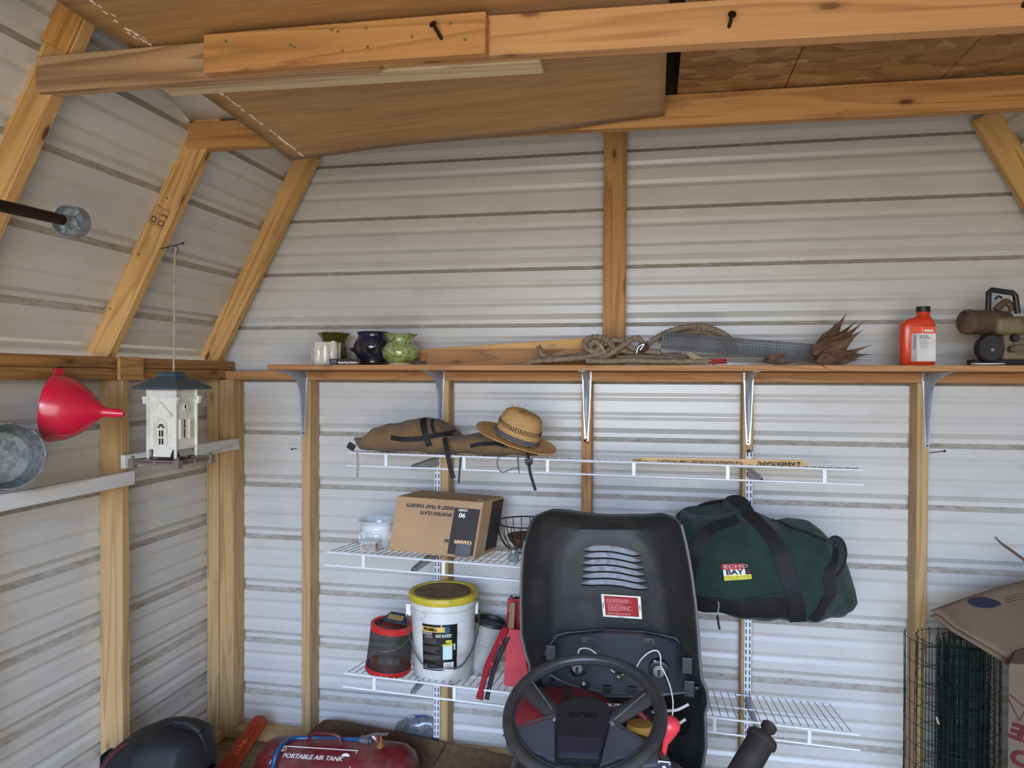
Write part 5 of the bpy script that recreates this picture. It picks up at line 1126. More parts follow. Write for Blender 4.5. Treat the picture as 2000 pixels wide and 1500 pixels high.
# ================================================================ FLOOR, LEFT
def airtank():
    c = V((.85, -.475, .125)); R = .118; t = thing('air_tank', (c.x, c.y, 0), 'dusty dark red portable air tank with blue hose lying on the floor', 'tank'); a = V((1, .08, 0)).normalized(); b_ = V((-.08, 1, 0)).normalized(); M = Matrix((b_, V((0, 0, 1)), a)).transposed()
    TRD = plain('tank_red', S((98, 22, 28)), .4, var=.15, dirt=S((112, 88, 78)), dirt_amt=.75, dscale=5)
    g = G(); g.lathe([(.001, -.30), (R*.5, -.292), (R*.8, -.272), (R*.96, -.24), (R, -.205), (R, .205), (R*.96, .24), (R*.8, .272), (R*.5, .292), (.001, .30)], 56, c, M=M); obj('tank_body', g, TRD, t, 60)
    for s in (-1, 1):
        g = G(); p = c+a*s*.15; g.prism([p+V((-.012, -.09, -.085)), p+V((-.012, .09, -.085)), p+V((-.012, .11, -.123)), p+V((-.012, -.11, -.123))], (.024, 0, 0)); obj('foot', g, TRD, t, bevel=.003)
    g = G(); q = [at(599, 1466, -.5), at(602, 1440, -.5), at(612, 1434, -.5), at(650, 1437, -.5), at(661, 1442, -.5), at(665, 1462, -.5)]; g.tube([V((p.x, -.49, p.z)) if i not in (0, 5) else V((p.x, -.49, .236)) for i, p in enumerate(q)], .0055, 8, flat=1); obj('carry_handle', g, TRD, t, True)
    BLU = plain('blue_hose', S((22, 74, 118)), .4)
    q = [at(530, 1520, -.62), at(536, 1485, -.62), at(548, 1458, -.58), at(568, 1443, -.50), at(600, 1442, -.47), at(650, 1444, -.45), at(712, 1445, -.45)]; g = G(); g.tube(smoothline(q, 7), .0085, 10); obj('hose', g, BLU, t, True)
    g = G(); p = at(712, 1446, -.45); g.lathe([(.012, -.016), (.016, -.014), (.016, .018), (.010, .022), (.010, .03)], 14, p, M=Matrix.Rotation(pi/2, 3, 'Y')); obj('hose_clamp', g, plain('dull_grey', S((96, 98, 102)), .5, .3), t, 40)
    g = G(); p = V((at(742, 1465, -.475).x, -.47, c.z+R*.97)); g.lathe([(.016, 0), (.016, .008), (.012, .012), (.013, .022), (.001, .024)], 12, p); obj('brass_valve', g, plain('brass', S((176, 140, 78)), .35, .7), t, 40)
    g = G(); g.tube([p+V((-.01, 0, .02)), p+V((-.03, 0, .036))], .010, 10); obj('valve_body', g, STEEL, t, 40)
    g = G(); g.tube([p+V((-.008, -.012, .022)), p+V((-.012, -.014, .044)), p+V((.006, -.014, .048)), p+V((.008, -.012, .028))], .004, 8); obj('valve_lever', g, plain('orange_red_lever', S((176, 84, 60)), .5), t, True)
    g = G(); g.prism([p+V((-.06, -.01, .034)), p+V((.03, -.01, .048)), p+V((.034, -.01, .056)), p+V((-.02, -.01, .050))], (0, .008, 0)); obj('gauge_plate', g, plain('dull_grey', 0), t)
    # decal wrapped round the front
    def w(u, v, d=0):
        q = radians(70)-v*1.1; x = (u-.5)*.30-.062; rr = R+.0008+d; return c+a*x-b_*(rr*cos(q))+V((0, 0, rr*sin(q)))
    g = G(); fr = [w(0+.03*(1-k/8), k/8) for k in range(9)]; g.tube([w(.04, 0, .0005), w(1, 0, .0005)], .0014, 4); g.tube([w(.04, 0, .0005), w(0, .5, .0005)], .0014, 4); g.tube([w(1, 0, .0005), w(.96, .5, .0005)], .0014, 4); obj('decal_border', g, TXW, t)
    text('lettering', 'PORTABLE AIR TANK', None, .16, TXW, t, width=.74, bold=.006, shear=.25, th=.0002, warp=lambda p: w(.49+p.x, .27-p.y, .0006))
    g = G(); g.grid(lambda u, v: w(.11+.040*(1-.25*v)*cos(2*pi*u), .09+.07*(1-.25*v)*sin(2*pi*u), .0006), 24, 2); obj('round_mark', g, TXW, t)
    for dv in (-.025, .025):
        g = G(); g.grid(lambda u, v: w(.11+.012*v*cos(2*pi*u), .09+dv+.020*v*sin(2*pi*u), .0006), 14, 2); obj('mark_dot', g, TXW, t)
    g = G(); g.grid(lambda u, v: w(.88+.05*cos(pi*u)*v, .19-.09*sin(pi*u)*v, .0006), 14, 3); obj('tyre_mark', g, TXW, t)
airtank()
def scabbard():
    p0 = at(512, 1404, -.155); p1 = at(432, 1520, -.42); d = (p1-p0).normalized(); L = (p1-p0).length; s_ = V((.86, .22, -.30)); s_ = (s_-d*s_.dot(d)).normalized(); n = s_.cross(d).normalized(); n = n if n.y < 0 else -n
    t = thing('bar_cover', (p1.x, p1.y, 0), 'orange plastic chainsaw bar cover leaning on the bottom plate in the left corner', 'cover'); OR = plain('orange_cover', S((150, 50, 20)), .45, var=.1, dirt=S((96, 50, 34)), dirt_amt=.5)
    pts = []; hw = .030
    for k in range(13): q = pi*k/12; pts.append(p0+s_*(-hw*cos(q))-d*(hw*.8*sin(q)-.02))
    pts += [p1+s_*hw*1.25, p1-s_*hw*1.25]; g = G(); g.prism(pts, n*.016); obj('cover', g, OR, t, bevel=.004, seg=3, smooth=True)
    g = G(); g.tube([p0+s_*.004+d*.04+n*.0165, p0+s_*.012+d*.10+n*.0165, p0+s_*.010+d*.2+n*.0165, p1+s_*.008+n*.0165], .004, 6); g.tube([p0-s_*.012+d*.06+n*.0165, p1-s_*.018+n*.0165], .0035, 6); obj('raised_rib', g, OR, t, True)
    text('embossed_text', 'STIHL', frame(p0+d*.155-s_*.006+n*.0165, d if d.x > 0 else -d, n), .030, plain('orange_light', S((200, 96, 56)), .5), t, width=.075, bold=.001, th=.0015)
scabbard()
def can():
    t = thing('fuel_can', (.49, -.72, 0), 'black and dark red rounded fuel can with moulded grip, in front of the left wall', 'can'); BKC = plain('can_black', S((22, 22, 24)), .68, var=.2, dirt=S((60, 56, 56)), dirt_amt=.3)
    x0, x1, y = .285, .655, -.74
    # outline of the top at mid depth, then body down to the floor
    O = [(198, 1500), (208, 1470), (226, 1446), (250, 1425), (290, 1410), (325, 1406), (360, 1410), (385, 1418), (400, 1432), (408, 1460), (416, 1500)]
    P = [at(308+(px-308)*.90, 1500+(py-1500)*.86, -.80) for px, py in O]
    xs_ = [p.x for p in P]; zt = [(p.x, p.z) for p in P]; zt = [(x-.0001*i*0, z) for i, (x, z) in enumerate(zt)]
    X0, X1 = xs_[0]-.01, xs_[-1]+.008
    top = [(X0, .30)]+zt+[(X1, .30)]; top = sorted(top)
    B = Blob(top, [(X0, .28), (X0+.012, .0), (X1-.012, .0), (X1, .28)], [(X0, -.79), (X1, -.79)], [(X0, .03), (X0+.06, .12), (X0+.2, .15), (X1-.06, .12), (X1, .03)], .55, .0005)
    obj('can_body', B.mesh(56, 44), BKC, t, True)
    RS = plain('can_red', S((92, 24, 36)), .5, var=.15)
    g = G(); g.grid(lambda u, v: B.P(X0+.004+.055*v*(1-.3*u)+.11*u*u, B.find(X0+.004+.055*v*(1-.3*u)+.11*u*u, lerp(top, X0+.004+.055*v*(1-.3*u)+.11*u*u)-.006-.10*(1-u)), .0015) , 14, 5); obj('red_side', g, RS, t, True)
    def on(px, py, off=.002):
        w0 = at(px, py, -.90); return B.P(w0.x, B.find(w0.x, w0.z), off)
    HL = plain('can_hollow', S((10, 10, 12)), .7)
    for nm, q in (('grip_groove', [(262, 1462), (282, 1443), (300, 1428), (330, 1426), (350, 1428), (360, 1420)]), ('grip_groove', [(350, 1425), (354, 1440), (348, 1450), (330, 1455), (312, 1450), (300, 1450)])):
        g = G(); g.tube(smoothline([on(*p) for p in q], 5), [.004+.004*sin(pi*i/(5*(len(q)-1))) for i in range(5*(len(q)-1)+1)], 8); obj(nm, g, HL, t, True)
    g = G(); g.tube([on(296, 1424, .012), on(325, 1418, .016), on(350, 1424, .012)], .012, 10); obj('grip', g, BKC, t, True)
can()
def mat_():
    t = thing('floor_mat', (1.05, -.10, 0), 'brown rough-faced mat leaning against the back wall behind the air tank', 'mat')
    m = plain('brown_mat', S((92, 70, 50)), .95, var=.3, vscale=40, bmp=.8, bscale=260)
    tp = [(598, 1440), (612, 1425), (630, 1409), (640, 1406), (665, 1409), (740, 1424), (830, 1442), (860, 1450), (960, 1470), (1020, 1484)]
    bt = [(598, 1500), (1020, 1560)]
    A = [at(px, py, -.135) for px, py in tp]; T_ = [(p.x, p.z) for p in A]; x0, x1 = A[0].x, A[-1].x
    def f(u, v):
        x = x0+(x1-x0)*u; z = lerp(T_, x); y = -.130-.02*sin(u*7)*v-.22*v**1.3; return V((x+.05*v*(1-u), y, max(.006, z*(1-v)**1.2)))
    g = G(); g.grid(f, 50, 16); obj('mat', g, m, t, True, solid=.008)
    def f2(u, v): p = f(.03+.40*u, .03+.34*v+.1*u); return p+V((0, -.006, .004))
    g = G(); g.grid(f2, 24, 6); obj('smooth_face', g, plain('mat_face', S((82, 58, 38)), .5, var=.15), t, True)
    g = G(); g.tube([f(.66, .04)+V((0, -.006, .004)), f(.62, .5)+V((0, -.006, .004))], .002, 5); obj('seam', g, DARKST, t)
mat_()
def pbag():
    t = thing('plastic_bag', (1.0, -.05, .04), 'crumpled clear grey plastic bag with blue and white label on the bottom plate', 'bag')
    Bg = pxblob([(768, 1428), (775, 1412), (800, 1404), (825, 1401), (845, 1405), (856, 1420)], [(768, 1436), (790, 1444), (820, 1450), (856, 1452)], -.06, -.05, [(0, .008), (.4, .035), (1, .02)], .8, .006)
    obj('bag_body', Bg.mesh(40, 24), plain('grey_film', S((128, 130, 134)), .25, alpha=.75, var=.3, vscale=40, coat=.5), t, True)
    def q(px, py, o=.003): w0 = at(px, py, -.085); return Bg.P(w0.x, Bg.find(w0.x, w0.z), o)
    g = G(); g.add([q(806, 1408), q(818, 1400), q(829, 1401), q(816, 1415)], [(0, 1, 2, 3)]); obj('label', g, plain('label_blue', S((36, 46, 150)), .5), t)
    g = G(); g.add([q(791, 1411), q(803, 1405), q(815, 1416), q(802, 1421)], [(0, 1, 2, 3)]); obj('label', g, plain('label_film', S((190, 194, 204)), .5), t)
pbag()
# ================================================================ RIDING MOWER
HUD = plain('hood_black', S((36, 36, 35)), .60, var=.12, dirt=S((70, 64, 58)), dirt_amt=.45, dscale=9); HIN = plain('hood_inner', S((34, 38, 43)), .45, var=.12)
mow = thing('riding_mower', (1.82, -.9, 0), 'black riding mower facing the back wall with its hood raised, steering wheel in front', 'mower')
Lt = [(997, 1062), (1003, 1048), (1012, 1039), (1040, 1029), (1070, 1022), (1120, 1018), (1180, 1017), (1240, 1018), (1275, 1026), (1300, 1034), (1330, 1034), (1400, 1028), (1500, 1020), (1580, 1012)]
Rt = [(997, 1312), (1003, 1322), (1012, 1330), (1040, 1336), (1070, 1342), (1120, 1351), (1180, 1359), (1240, 1364), (1290, 1367), (1328, 1371), (1345, 1380), (1372, 1384), (1395, 1377), (1410, 1378), (1460, 1379), (1500, 1372), (1580, 1366)]
def ysurf(u, py):
    s = abs(u); base = -.845+.145*(1-s**3.2)*min(1, max(0, (py-994)/34))**.5
    arch = ((u-.02)/.50)**2+max(0, (1098-py)/62.0)**2
    if py < 1210: base -= .006/(1+math.exp((arch-1)*9))*(1 if py < 1160 else max(0, (1210-py)/50))
    for k in (-1, 1): base += .004*math.exp(-((u-k*.66)/.07)**2)*min(1, max(0, (py-1040)/80))
    return base
def HP(px, py, off=.0):
    l, r = lerp(Lt, py), lerp(Rt, py); u = (px-l)/(r-l)*2-1; return at(px, py, ysurf(max(-1, min(1, u)), py)-off)
def hood(u, v):
    py = 997+v*(1580-997); uu = u*2-1; l, r = lerp(Lt, py), lerp(Rt, py); px = l+(r-l)*u
    wv = 0
    if v < .12: wv = (1-v/.12)*(lerp([(-1, 4), (-.85, -2), (-.6, 0), (-.3, 6), (0, 9), (.6, 8), (.85, 6), (1, 12)], uu))
    return at(px, py+wv, ysurf(uu, py))
g = G(); g.grid(hood, 72, 90); HO = obj('hood', g, HUD, mow, True, solid=.005)
EDG = plain('hood_edge', S((92, 92, 90)), .5)
g = G(); g.tube([hood(0, k/60) for k in range(6, 61)], .0035, 6); g2 = G(); g2.tube([hood(1, k/60) for k in range(2, 61)], .0040, 6)
obj('hood_rim', g, EDG, HO, True); obj('hood_rim', g2, EDG, HO, True)
LOU = plain('louver_metal', S((112, 114, 118)), .5, 0, var=.2, vscale=60, dirt=S((60, 60, 60)), dirt_amt=.7, dscale=40)
for k in range(6):
    yc = 1073.5+13.2*k; xa = 1141-1.0*k; xb = 1251+3.3*k; T_ = []; Bm = []
    for i in range(15):
        s = i/14; px = xa+(xb-xa)*s; arc = -5*sin(pi*min(1, s*1.15))+9*s**1.6; hh = 4.9*min(1, 5*s+.25, 5*(1-s)+.12)
        T_.append(HP(px, yc+arc-hh, .004)); Bm.append(HP(px, yc+arc+hh, .008))
    g = G(); g.add(T_+Bm, [(i, i+1, 16+i, 15+i) for i in range(14)]); obj('louver', g, LOU, HO)
    g = G(); g.tube([q+V((0, .003, -.0035)) for q in Bm], .0028, 5); obj('louver_slot', g, plain('louver_dark', S((10, 10, 10)), .8), HO, True)
q = quadwarp(HP(1174, 1160, .006), HP(1251, 1165, .006), HP(1254, 1209, .006), HP(1178, 1204, .006), .0006)
g = G(); qpatch(g, q, 0, 1, 0, 1); obj('warning_label', g, plain('label_pale', 0), HO)
g = G(); qpatch(g, q, .07, .93, .06, .92, d=.0003); obj('label_field', g, plain('label_red', S((150, 24, 28)), .5), HO)
qtext('lettering', 'CUSTOMER RESPONSIBILITY', q, .48, .115, .06, TXW, HO, width=.74, bold=.002, asp=1.75)
rr = random.Random(9); g = G(); PK = plain('print_pink', S((220, 150, 146)), .6)
lines(g, q, .12, .84, .17, .36, 4, rr, .42, .0006); lines(g, q, .12, .6, .40, .45, 1, rr, .5, .0006); lines(g, q, .15, .9, .47, .68, 4, rr, .42, .0006); lines(g, q, .15, .55, .69, .73, 1, rr, .5, .0006); lines(g, q, .13, .9, .78, .88, 2, rr, .4, .0006)
tag(obj('small_print', g, PK, HO), kind='stuff')
g = G(); lines(g, q, .40, .60, .945, .98, 1, rr, .8, .0006); qpatch(g, q, .022, .042, .38, .62, d=.0006); qpatch(g, q, .955, .975, .38, .62, d=.0006); tag(obj('small_print', g, TXK, HO), kind='stuff')
# headlight housing at the hood's nose
gt = [(1058, 1330), (1060, 1300), (1068, 1268), (1088, 1241), (1105, 1236), (1180, 1230), (1260, 1234), (1318, 1246), (1338, 1268), (1352, 1300), (1358, 1340)]
Gt = [(x, y) for x, y in gt]
def hous(u, v):
    px = 1058+(1358-1058)*u; y0 = lerp(Gt, px); y1 = 1352+14*sin(pi*u); py = y0+(y1-y0)*v; return at(px, py, -.765-.10*v-.02*sin(pi*u)*(1 if v else 0)-.03*max(0, abs(u-.5)*2-.8)*5*0)
g = G(); g.grid(hous, 60, 20); HS = obj('headlight_housing', g, HIN, mow, True, solid=.004)
g = G(); g.tube([hous(k/60, 0)+V((0, -.003, 0)) for k in range(61)], .0022, 6); obj('housing_edge', g, plain('edge_grey', S((120, 124, 126)), .5), HS, True)
for (px, py) in ((1148, 1249), (1267, 1252)):
    g = G(); c = at(px, py, -.795); g.box(c+V((-.017, -.004, -.010)), c+V((.017, .004, .010))); obj('bracket', g, plain('bracket_dark', S((58, 54, 50)), .6, dirt=S((96, 60, 44)), dirt_amt=.4), HS, bevel=.001)
    g = G(); p = c+V((.006, -.0045, 0)); g.tube([p, p+V((0, -.001, 0))], .003, 8); obj('bolt_hole', g, plain('louver_dark', 0), HS)
for (px, py, s) in ((1128, 1304, 1), (1287, 1310, 1.1)):
    c = at(px, py, -.845); R_ = Matrix(((1, 0, 0), (0, 0, 1), (0, 1, 0)))
    g = G(); g.lathe([(.026*s, .02), (.026*s, -.004), (.021*s, -.006), (.019*s, .004), (.001, .006)], 28, c, M=R_); obj('lamp_socket', g, HIN, HS, 40)
    g = G(); g.lathe([(.0145*s, .006), (.0145*s, -.006), (.010*s, -.010), (.001, -.010)], 20, c, M=R_); obj('bulb_holder', g, plain('holder_grey', S((128, 128, 126)), .6), HS, 40)
    g = G(); g.box(c+V((-.004, -.018, -.008)), c+V((.004, -.009, .006))); obj('wire_plug', g, BLACKP, HS)
WW = plain('wire_white', S((226, 224, 218)), .5)
def wire(pts, nm='lamp_wire'): 
    g = G(); g.tube(smoothline([at(x, y, Y) for x, y, Y in pts], 8), .0018, 6); obj(nm, g, WW, HS, True)
wire([(1129, 1300, -.86), (1130, 1272, -.85), (1140, 1266, -.85), (1154, 1269, -.86), (1167, 1279, -.87)])
wire([(1193, 1308, -.88), (1205, 1316, -.88), (1217, 1318, -.87)])
wire([(1242, 1306, -.88), (1252, 1288, -.86), (1268, 1274, -.86), (1283, 1271, -.86), (1290, 1282, -.86), (1291, 1300, -.87), (1300, 1318, -.88), (1308, 1338, -.90), (1314, 1366, -.92), (1314, 1390, -.93), (1311, 1408, -.94)])
# dark panel below the lamps with clips and slots
def low(u, v):
    px = 1045+(1372-1045)*u; py = 1340+10*sin(pi*u)+v*90; return at(px, py, -.83+.06*v)
g = G(); g.grid(low, 24, 12); LP_ = obj('grille_panel', g, plain('grille_black', S((18, 18, 20)), .45), mow, True, solid=.004)
g = G(); g.tube(smoothline([at(1075, 1318, -.87), at(1105, 1334, -.885), at(1150, 1346, -.89), (at(1210, 1354, -.89)), at(1262, 1355, -.885)], 6), .003, 6); obj('panel_edge', g, EDG, LP_, True)
for (px, py) in ((1141, 1338), (1185, 1345), (1234, 1347), (1207, 1321)):
    g = G(); c = at(px, py, -.893); g.box(c+V((-.010, -.006, -.010)), c+V((.010, .006, .008))); obj('clip', g, BLACKP, LP_, bevel=.001)
for (px, py) in ((1140, 1333), (1140, 1337), (1208, 1322), (1279, 1291)):
    g = G(); c = at(px, py, -.902); g.box(c+V((-.0035, -.001, -.0012)), c+V((.0035, .001, .0012))); obj('clip_glint', g, WW, LP_)
for pts in ([(1262, 1391, -.90), (1300, 1388, -.90), (1322, 1386, -.90), (1345, 1375, -.90)], [(1315, 1412, -.90), (1328, 1411, -.90), (1339, 1404, -.90)]):
    g = G(); ribbon(g, smoothline([at(*p) for p in pts], 6), (0, -1, .1), .007, .003); obj('trim_strip', g, plain('trim_grey', S((176, 178, 178)), .4), LP_, True)
for k, (px, py) in enumerate(((1352, 1300), (1356, 1345), (1076, 1275), (1068, 1320))):
    g = G(); c = at(px-10*(k < 2), py, -.86); g.box(c+V((-.014, -.004, -.022)), c+V((.014, .004, .022))); obj('side_tab', g, HIN, HS, bevel=.002)
# engine: red blower shroud, black air cleaner
ERD = plain('engine_red', S((112, 28, 38)), .5, var=.12, dirt=S((60, 34, 36)), dirt_amt=.5)
c = V((1.735, -.99, .575)); g = G(); g.lathe([(.155, 0), (.158, .04), (.150, .085), (.125, .115), (.09, .13), (.05, .134), (.001, .134)], 40, c, M=Matrix(((1, 0, 0), (0, .78, 0), (0, 0, 1)))); EN = obj('engine_shroud', g, ERD, mow, 50)
for k in range(5):
    g = G(); p = at(1096+5*k, 1374-1.5*k, -1.09); g.tube([p, p+V((.004, .004, .03))], .002, 5); obj('cooling_slot', g, plain('louver_dark', 0), EN)
g = G(); g.box((1.62, -1.08, .0+.22), (2.02, -.86, .53)); obj('engine_block', g, plain('engine_black', S((22, 22, 24)), .6), mow, bevel=.02, seg=3)
g = G(); a0 = at(1200, 1376, -1.02); g.lathe([(.085, -.05), (.088, .0), (.080, .022), (.06, .028), (.001, .028)], 36, V((a0.x, -.98, .665)), M=Matrix(((1.15, 0, 0), (0, .62, 0), (0, 0, 1)))); AC = obj('air_cleaner', g, plain('engine_black', 0), mow, 50)
q = quadwarp(at(1155, 1372, -1.045), at(1225, 1374, -1.045), at(1222, 1388, -1.05), at(1160, 1387, -1.05), .001)
text('lettering', 'AIR FILTER', None, .5, WW, AC, width=.8, bold=.02, warp=lambda p: q(.5+p.x, .28-p.y, 0)); text('lettering', 'COVER', None, .5, ERD, AC, width=.7, bold=.02, warp=lambda p: q(.5+p.x, .75-p.y, 0))
g = G(); g.lathe([(.001, -.01), (.030, -.008), (.034, 0), (.030, .008), (.001, .01)], 28, at(1250, 1421, -1.06), M=Matrix(((1.05, 0, 0), (0, .9, 0), (0, 0, 1.35)))); obj('tan_pad', g, plain('tan_foam', S((150, 116, 52)), .8), mow, 60)
g = G(); g.tube(smoothline([at(1243, 1384, -1.03), at(1254, 1398, -1.03), at(1266, 1410, -1.03)], 5), .008, 8); obj('red_duct', g, ERD, mow, True)
t = thing('small_funnel', at(1307, 1440, -1.10), 'small pink-red plastic funnel standing beside the engine, right of the steering wheel', 'funnel')
p = at(1300, 1452, -1.10); A = (at(1309, 1408, -1.10)-p).normalized(); g = G(); g.lathe([(.006, -.10), (.007, 0), (.018, .022), (.026, .042), (.026, .054), (.018, .064), (.001, .068)], 24, p, M=A.to_track_quat('Z', 'Y').to_matrix()); obj('cone', g, plain('pink_red', S((226, 66, 78)), .35), t, 60)
# steering wheel
WC = V((1.813, -1.333, .826)); en = V((-.06, -.36, .93)).normalized(); ex = V((1, 0, .05)); ex = (ex-en*ex.dot(en)).normalized(); ey = en.cross(ex)
def WL(x, y, h=0): return WC+ex*x+ey*y+en*h
def wp(dx, dy, h=0): return WL(dx/161*.180, -dy/116*.180, h)
SWM = plain('wheel_black', S((46, 46, 48)), .42, var=.15, dirt=S((74, 70, 66)), dirt_amt=.35, dscale=14); SW2 = plain('wheel_grey', S((60, 62, 68)), .5, var=.1)
SW = bpy.data.objects.new('steering_wheel', None); COL.objects.link(SW); SW.parent = mow; SW.location = WC-V(mow.location)
g = G(); g.tube([WL(.1655*cos(q), .1655*sin(q), .0) for q in [2*pi*k/96 for k in range(96)]], .0136, 14, closed=True, up=tuple(en)); obj('rim', g, SWM, SW, True)
g = G(); g.tube([WL(.152*cos(q), .152*sin(q), .0065) for q in [2*pi*k/96 for k in range(96)]], .0022, 6, closed=True); obj('rim_seam', g, SWM, SW, True)
def bar3(nm, p, q, w0, w1, mat, h0=-.004, h1=-.01):
    a_, b_ = V(p), V(q); d = (b_-a_).normalized(); s = en.cross(d).normalized(); g = G()
    g.grid(lambda u, v: a_.lerp(b_, u)+s*((v-.5)*(w0+(w1-w0)*u))+en*(.010*cos((v-.5)*pi)-.006), 12, 9); return obj(nm, g, mat, SW, True, solid=.006)
bar3('spoke', wp(-128, -52), wp(-45, 8), .040, .040, SWM); bar3('spoke', wp(132, -40), wp(45, 12), .040, .040, SWM)
CH = plain('spoke_highlight', S((128, 130, 132)), .3, .5)
for s_, a_, b_ in ((-1, wp(-112, -54, .006), wp(-62, -2, .006)), (1, wp(118, -36, .006), wp(60, 12, .006))):
    g = G(); g.tube([a_, b_], .0018, 6); obj('spoke_trim', g, CH, SW, True)
def slab(nm, pts, h0, h1, mat, bev=.003):
    g = G(); g.prism([wp(x, y, h0) for x, y in pts], en*(h1-h0)); return obj(nm, g, mat, SW, bevel=bev, seg=2)
slab('lower_spoke', [(-148, 36), (-55, 6), (-45, 80), (-62, 76), (-72, 70), (-100, 68), (-118, 74), (-140, 62)], -.010, .000, SW2); slab('lower_spoke', [(52, 10), (138, 56), (138, 78), (112, 82), (92, 70), (72, 70), (58, 76), (36, 84)], -.010, .000, SW2)
g = G(); g.tube(smoothline([wp(-150, 46, .004), wp(-110, 22, .003), wp(-55, 6, .003)], 5), .0022, 6); obj('spoke_trim', g, SWM, SW, True)
g = G(); g.tube(smoothline([wp(52, 10, .003), wp(100, 36, .003), wp(128, 56, .004), wp(140, 74, .004)], 5), .0022, 6); obj('spoke_trim', g, SWM, SW, True)
slab('hub_cover', [(-55, 2), (-42, -12), (-22, -20), (0, -22), (26, -19), (48, -10), (53, 6), (44, 46), (37, 80), (-40, 80), (-47, 44)], -.012, .016, plain('hub_black', S((28, 29, 34)), .4), .006)
slab('hub_sheen_slab', [(-43, 50), (43, 50), (36, 78), (-38, 78)], .010, .0185, plain('hub_sheen', S((34, 36, 48)), .25, coat=.4), .004)  # bluish slab paints the highlight low on the hub
text('embossed_text', 'CRAFTSMAN', Matrix.Translation(wp(0, 13, .016)) @ Matrix((ex, ey, en)).transposed().to_4x4(), .018, plain('emboss_dark', S((10, 10, 12)), .4), SW, width=.066, bold=.0005, th=.0008, shear=.2)
g = G(); g.lathe([(.045, -.03), (.05, -.01), (.05, .0)], 28, WC, M=Matrix((ex, ey, en)).transposed()); obj('hub_base', g, SWM, SW, 40)
g = G(); g.tube([WC-en*.02, WC-en*.02+V((0, .12, -.32))], .018, 14); obj('steering_column', g, BLACKP, mow, True)
# dashboard cowl and fender
def dash(u, v):
    a_ = pi*v; px = 1.60+.43*u; k = 1-abs(2*u-1)**4; return V((px, -1.12-.16*cos(a_)*(.8+.2*k), .40+(.285)*sin(a_)**.6*(.35+.65*k**.5)))
g = G(); g.grid(dash, 40, 30); DA = obj('dash_cowl', g, plain('cowl_black', S((26, 27, 32)), .4, dirt=S((70, 66, 62)), dirt_amt=.4), mow, True)
g = G(); g.grid(lambda u, v: V((2.00+.10*v, -1.30+.40*u, .42+.20*sin(pi*min(1, u*1.1))*(1-.75*v**2))), 16, 10); obj('side_cowl', g, plain('cowl_grey', S((58, 56, 54)), .5, var=.2), mow, True, solid=.006)
g = G(); p = at(1297, 1496, -1.26); g.box(p+V((-.017, -.004, -.012)), p+V((.017, .004, .012)), M=None); obj('ignition_plate', g, plain('plate_navy', S((24, 30, 56)), .4), mow, bevel=.002)
g = G(); p2 = p+V((0, -.005, .002)); g.tube([p2+V((-.012, 0, .006)), p2+V((-.012, 0, .010)), p2+V((.012, 0, .010)), p2+V((.012, 0, .004))], .0016, 6); g.lathe([(.001, -.003), (.005, 0), (.001, .003)], 6, p2+V((0, 0, -.002)), M=Matrix(((1, 0, 0), (0, .4, 0), (0, 0, 1)))); obj('plate_symbol', g, WW, mow)
g = G(); g.box((1.60, -2.1, .20), (2.04, -.66, .34)); obj('chassis', g, BLACKP, mow, bevel=.01)
for sx in (1.50, 2.14):
    g = G(); g.lathe([(.09, -.05), (.17, -.055), (.185, -.035), (.19, 0), (.185, .035), (.17, .055), (.09, .05)], 32, (sx, -.88, .190), M=Matrix.Rotation(pi/2, 3, 'Y')); obj('tyre', g, plain('tyre', S((26, 26, 26)), .8), mow, 50)
g = G(); g.tube([(1.50, -.88, .19), (2.14, -.88, .19)], .016, 10); obj('front_axle', g, BLACKP, mow)
# ---- black handle at right of the wheel
def tool():
    a = at(1497, 1428, -1.02); b = at(1448, 1512, -1.10); d = (b-a).normalized(); foot = a+d*((a.z)/(-d.z)); t = thing('tool_handle', (foot.x, foot.y, 0), 'black tubular tool handle with stepped end knob, leaning right of the steering wheel', 'tool handle'); HM = plain('grip_black', S((40, 38, 38)), .45, var=.15, dirt=S((80, 74, 68)), dirt_amt=.4)
    M = d.to_track_quat('Z', 'Y').to_matrix(); L = (foot-a).length-.02
    g = G(); g.lathe([(.001, .018), (.036, .018), (.0385, .024), (.0385, .030), (.033, .034), (.033, .18), (.031, .20), (.018, .21), (.018, L), (.001, L)], 32, a, M=M); obj('grip', g, HM, t, 40)
    g = G(); g.lathe([(.001, -.022), (.014, -.022), (.019, -.018), (.019, -.006), (.014, -.003), (.015, .018), (.001, .018)], 20, a, M=M); obj('end_knob', g, plain('knob_brown', S((64, 54, 50)), .45, .3), t, 40)
tool()
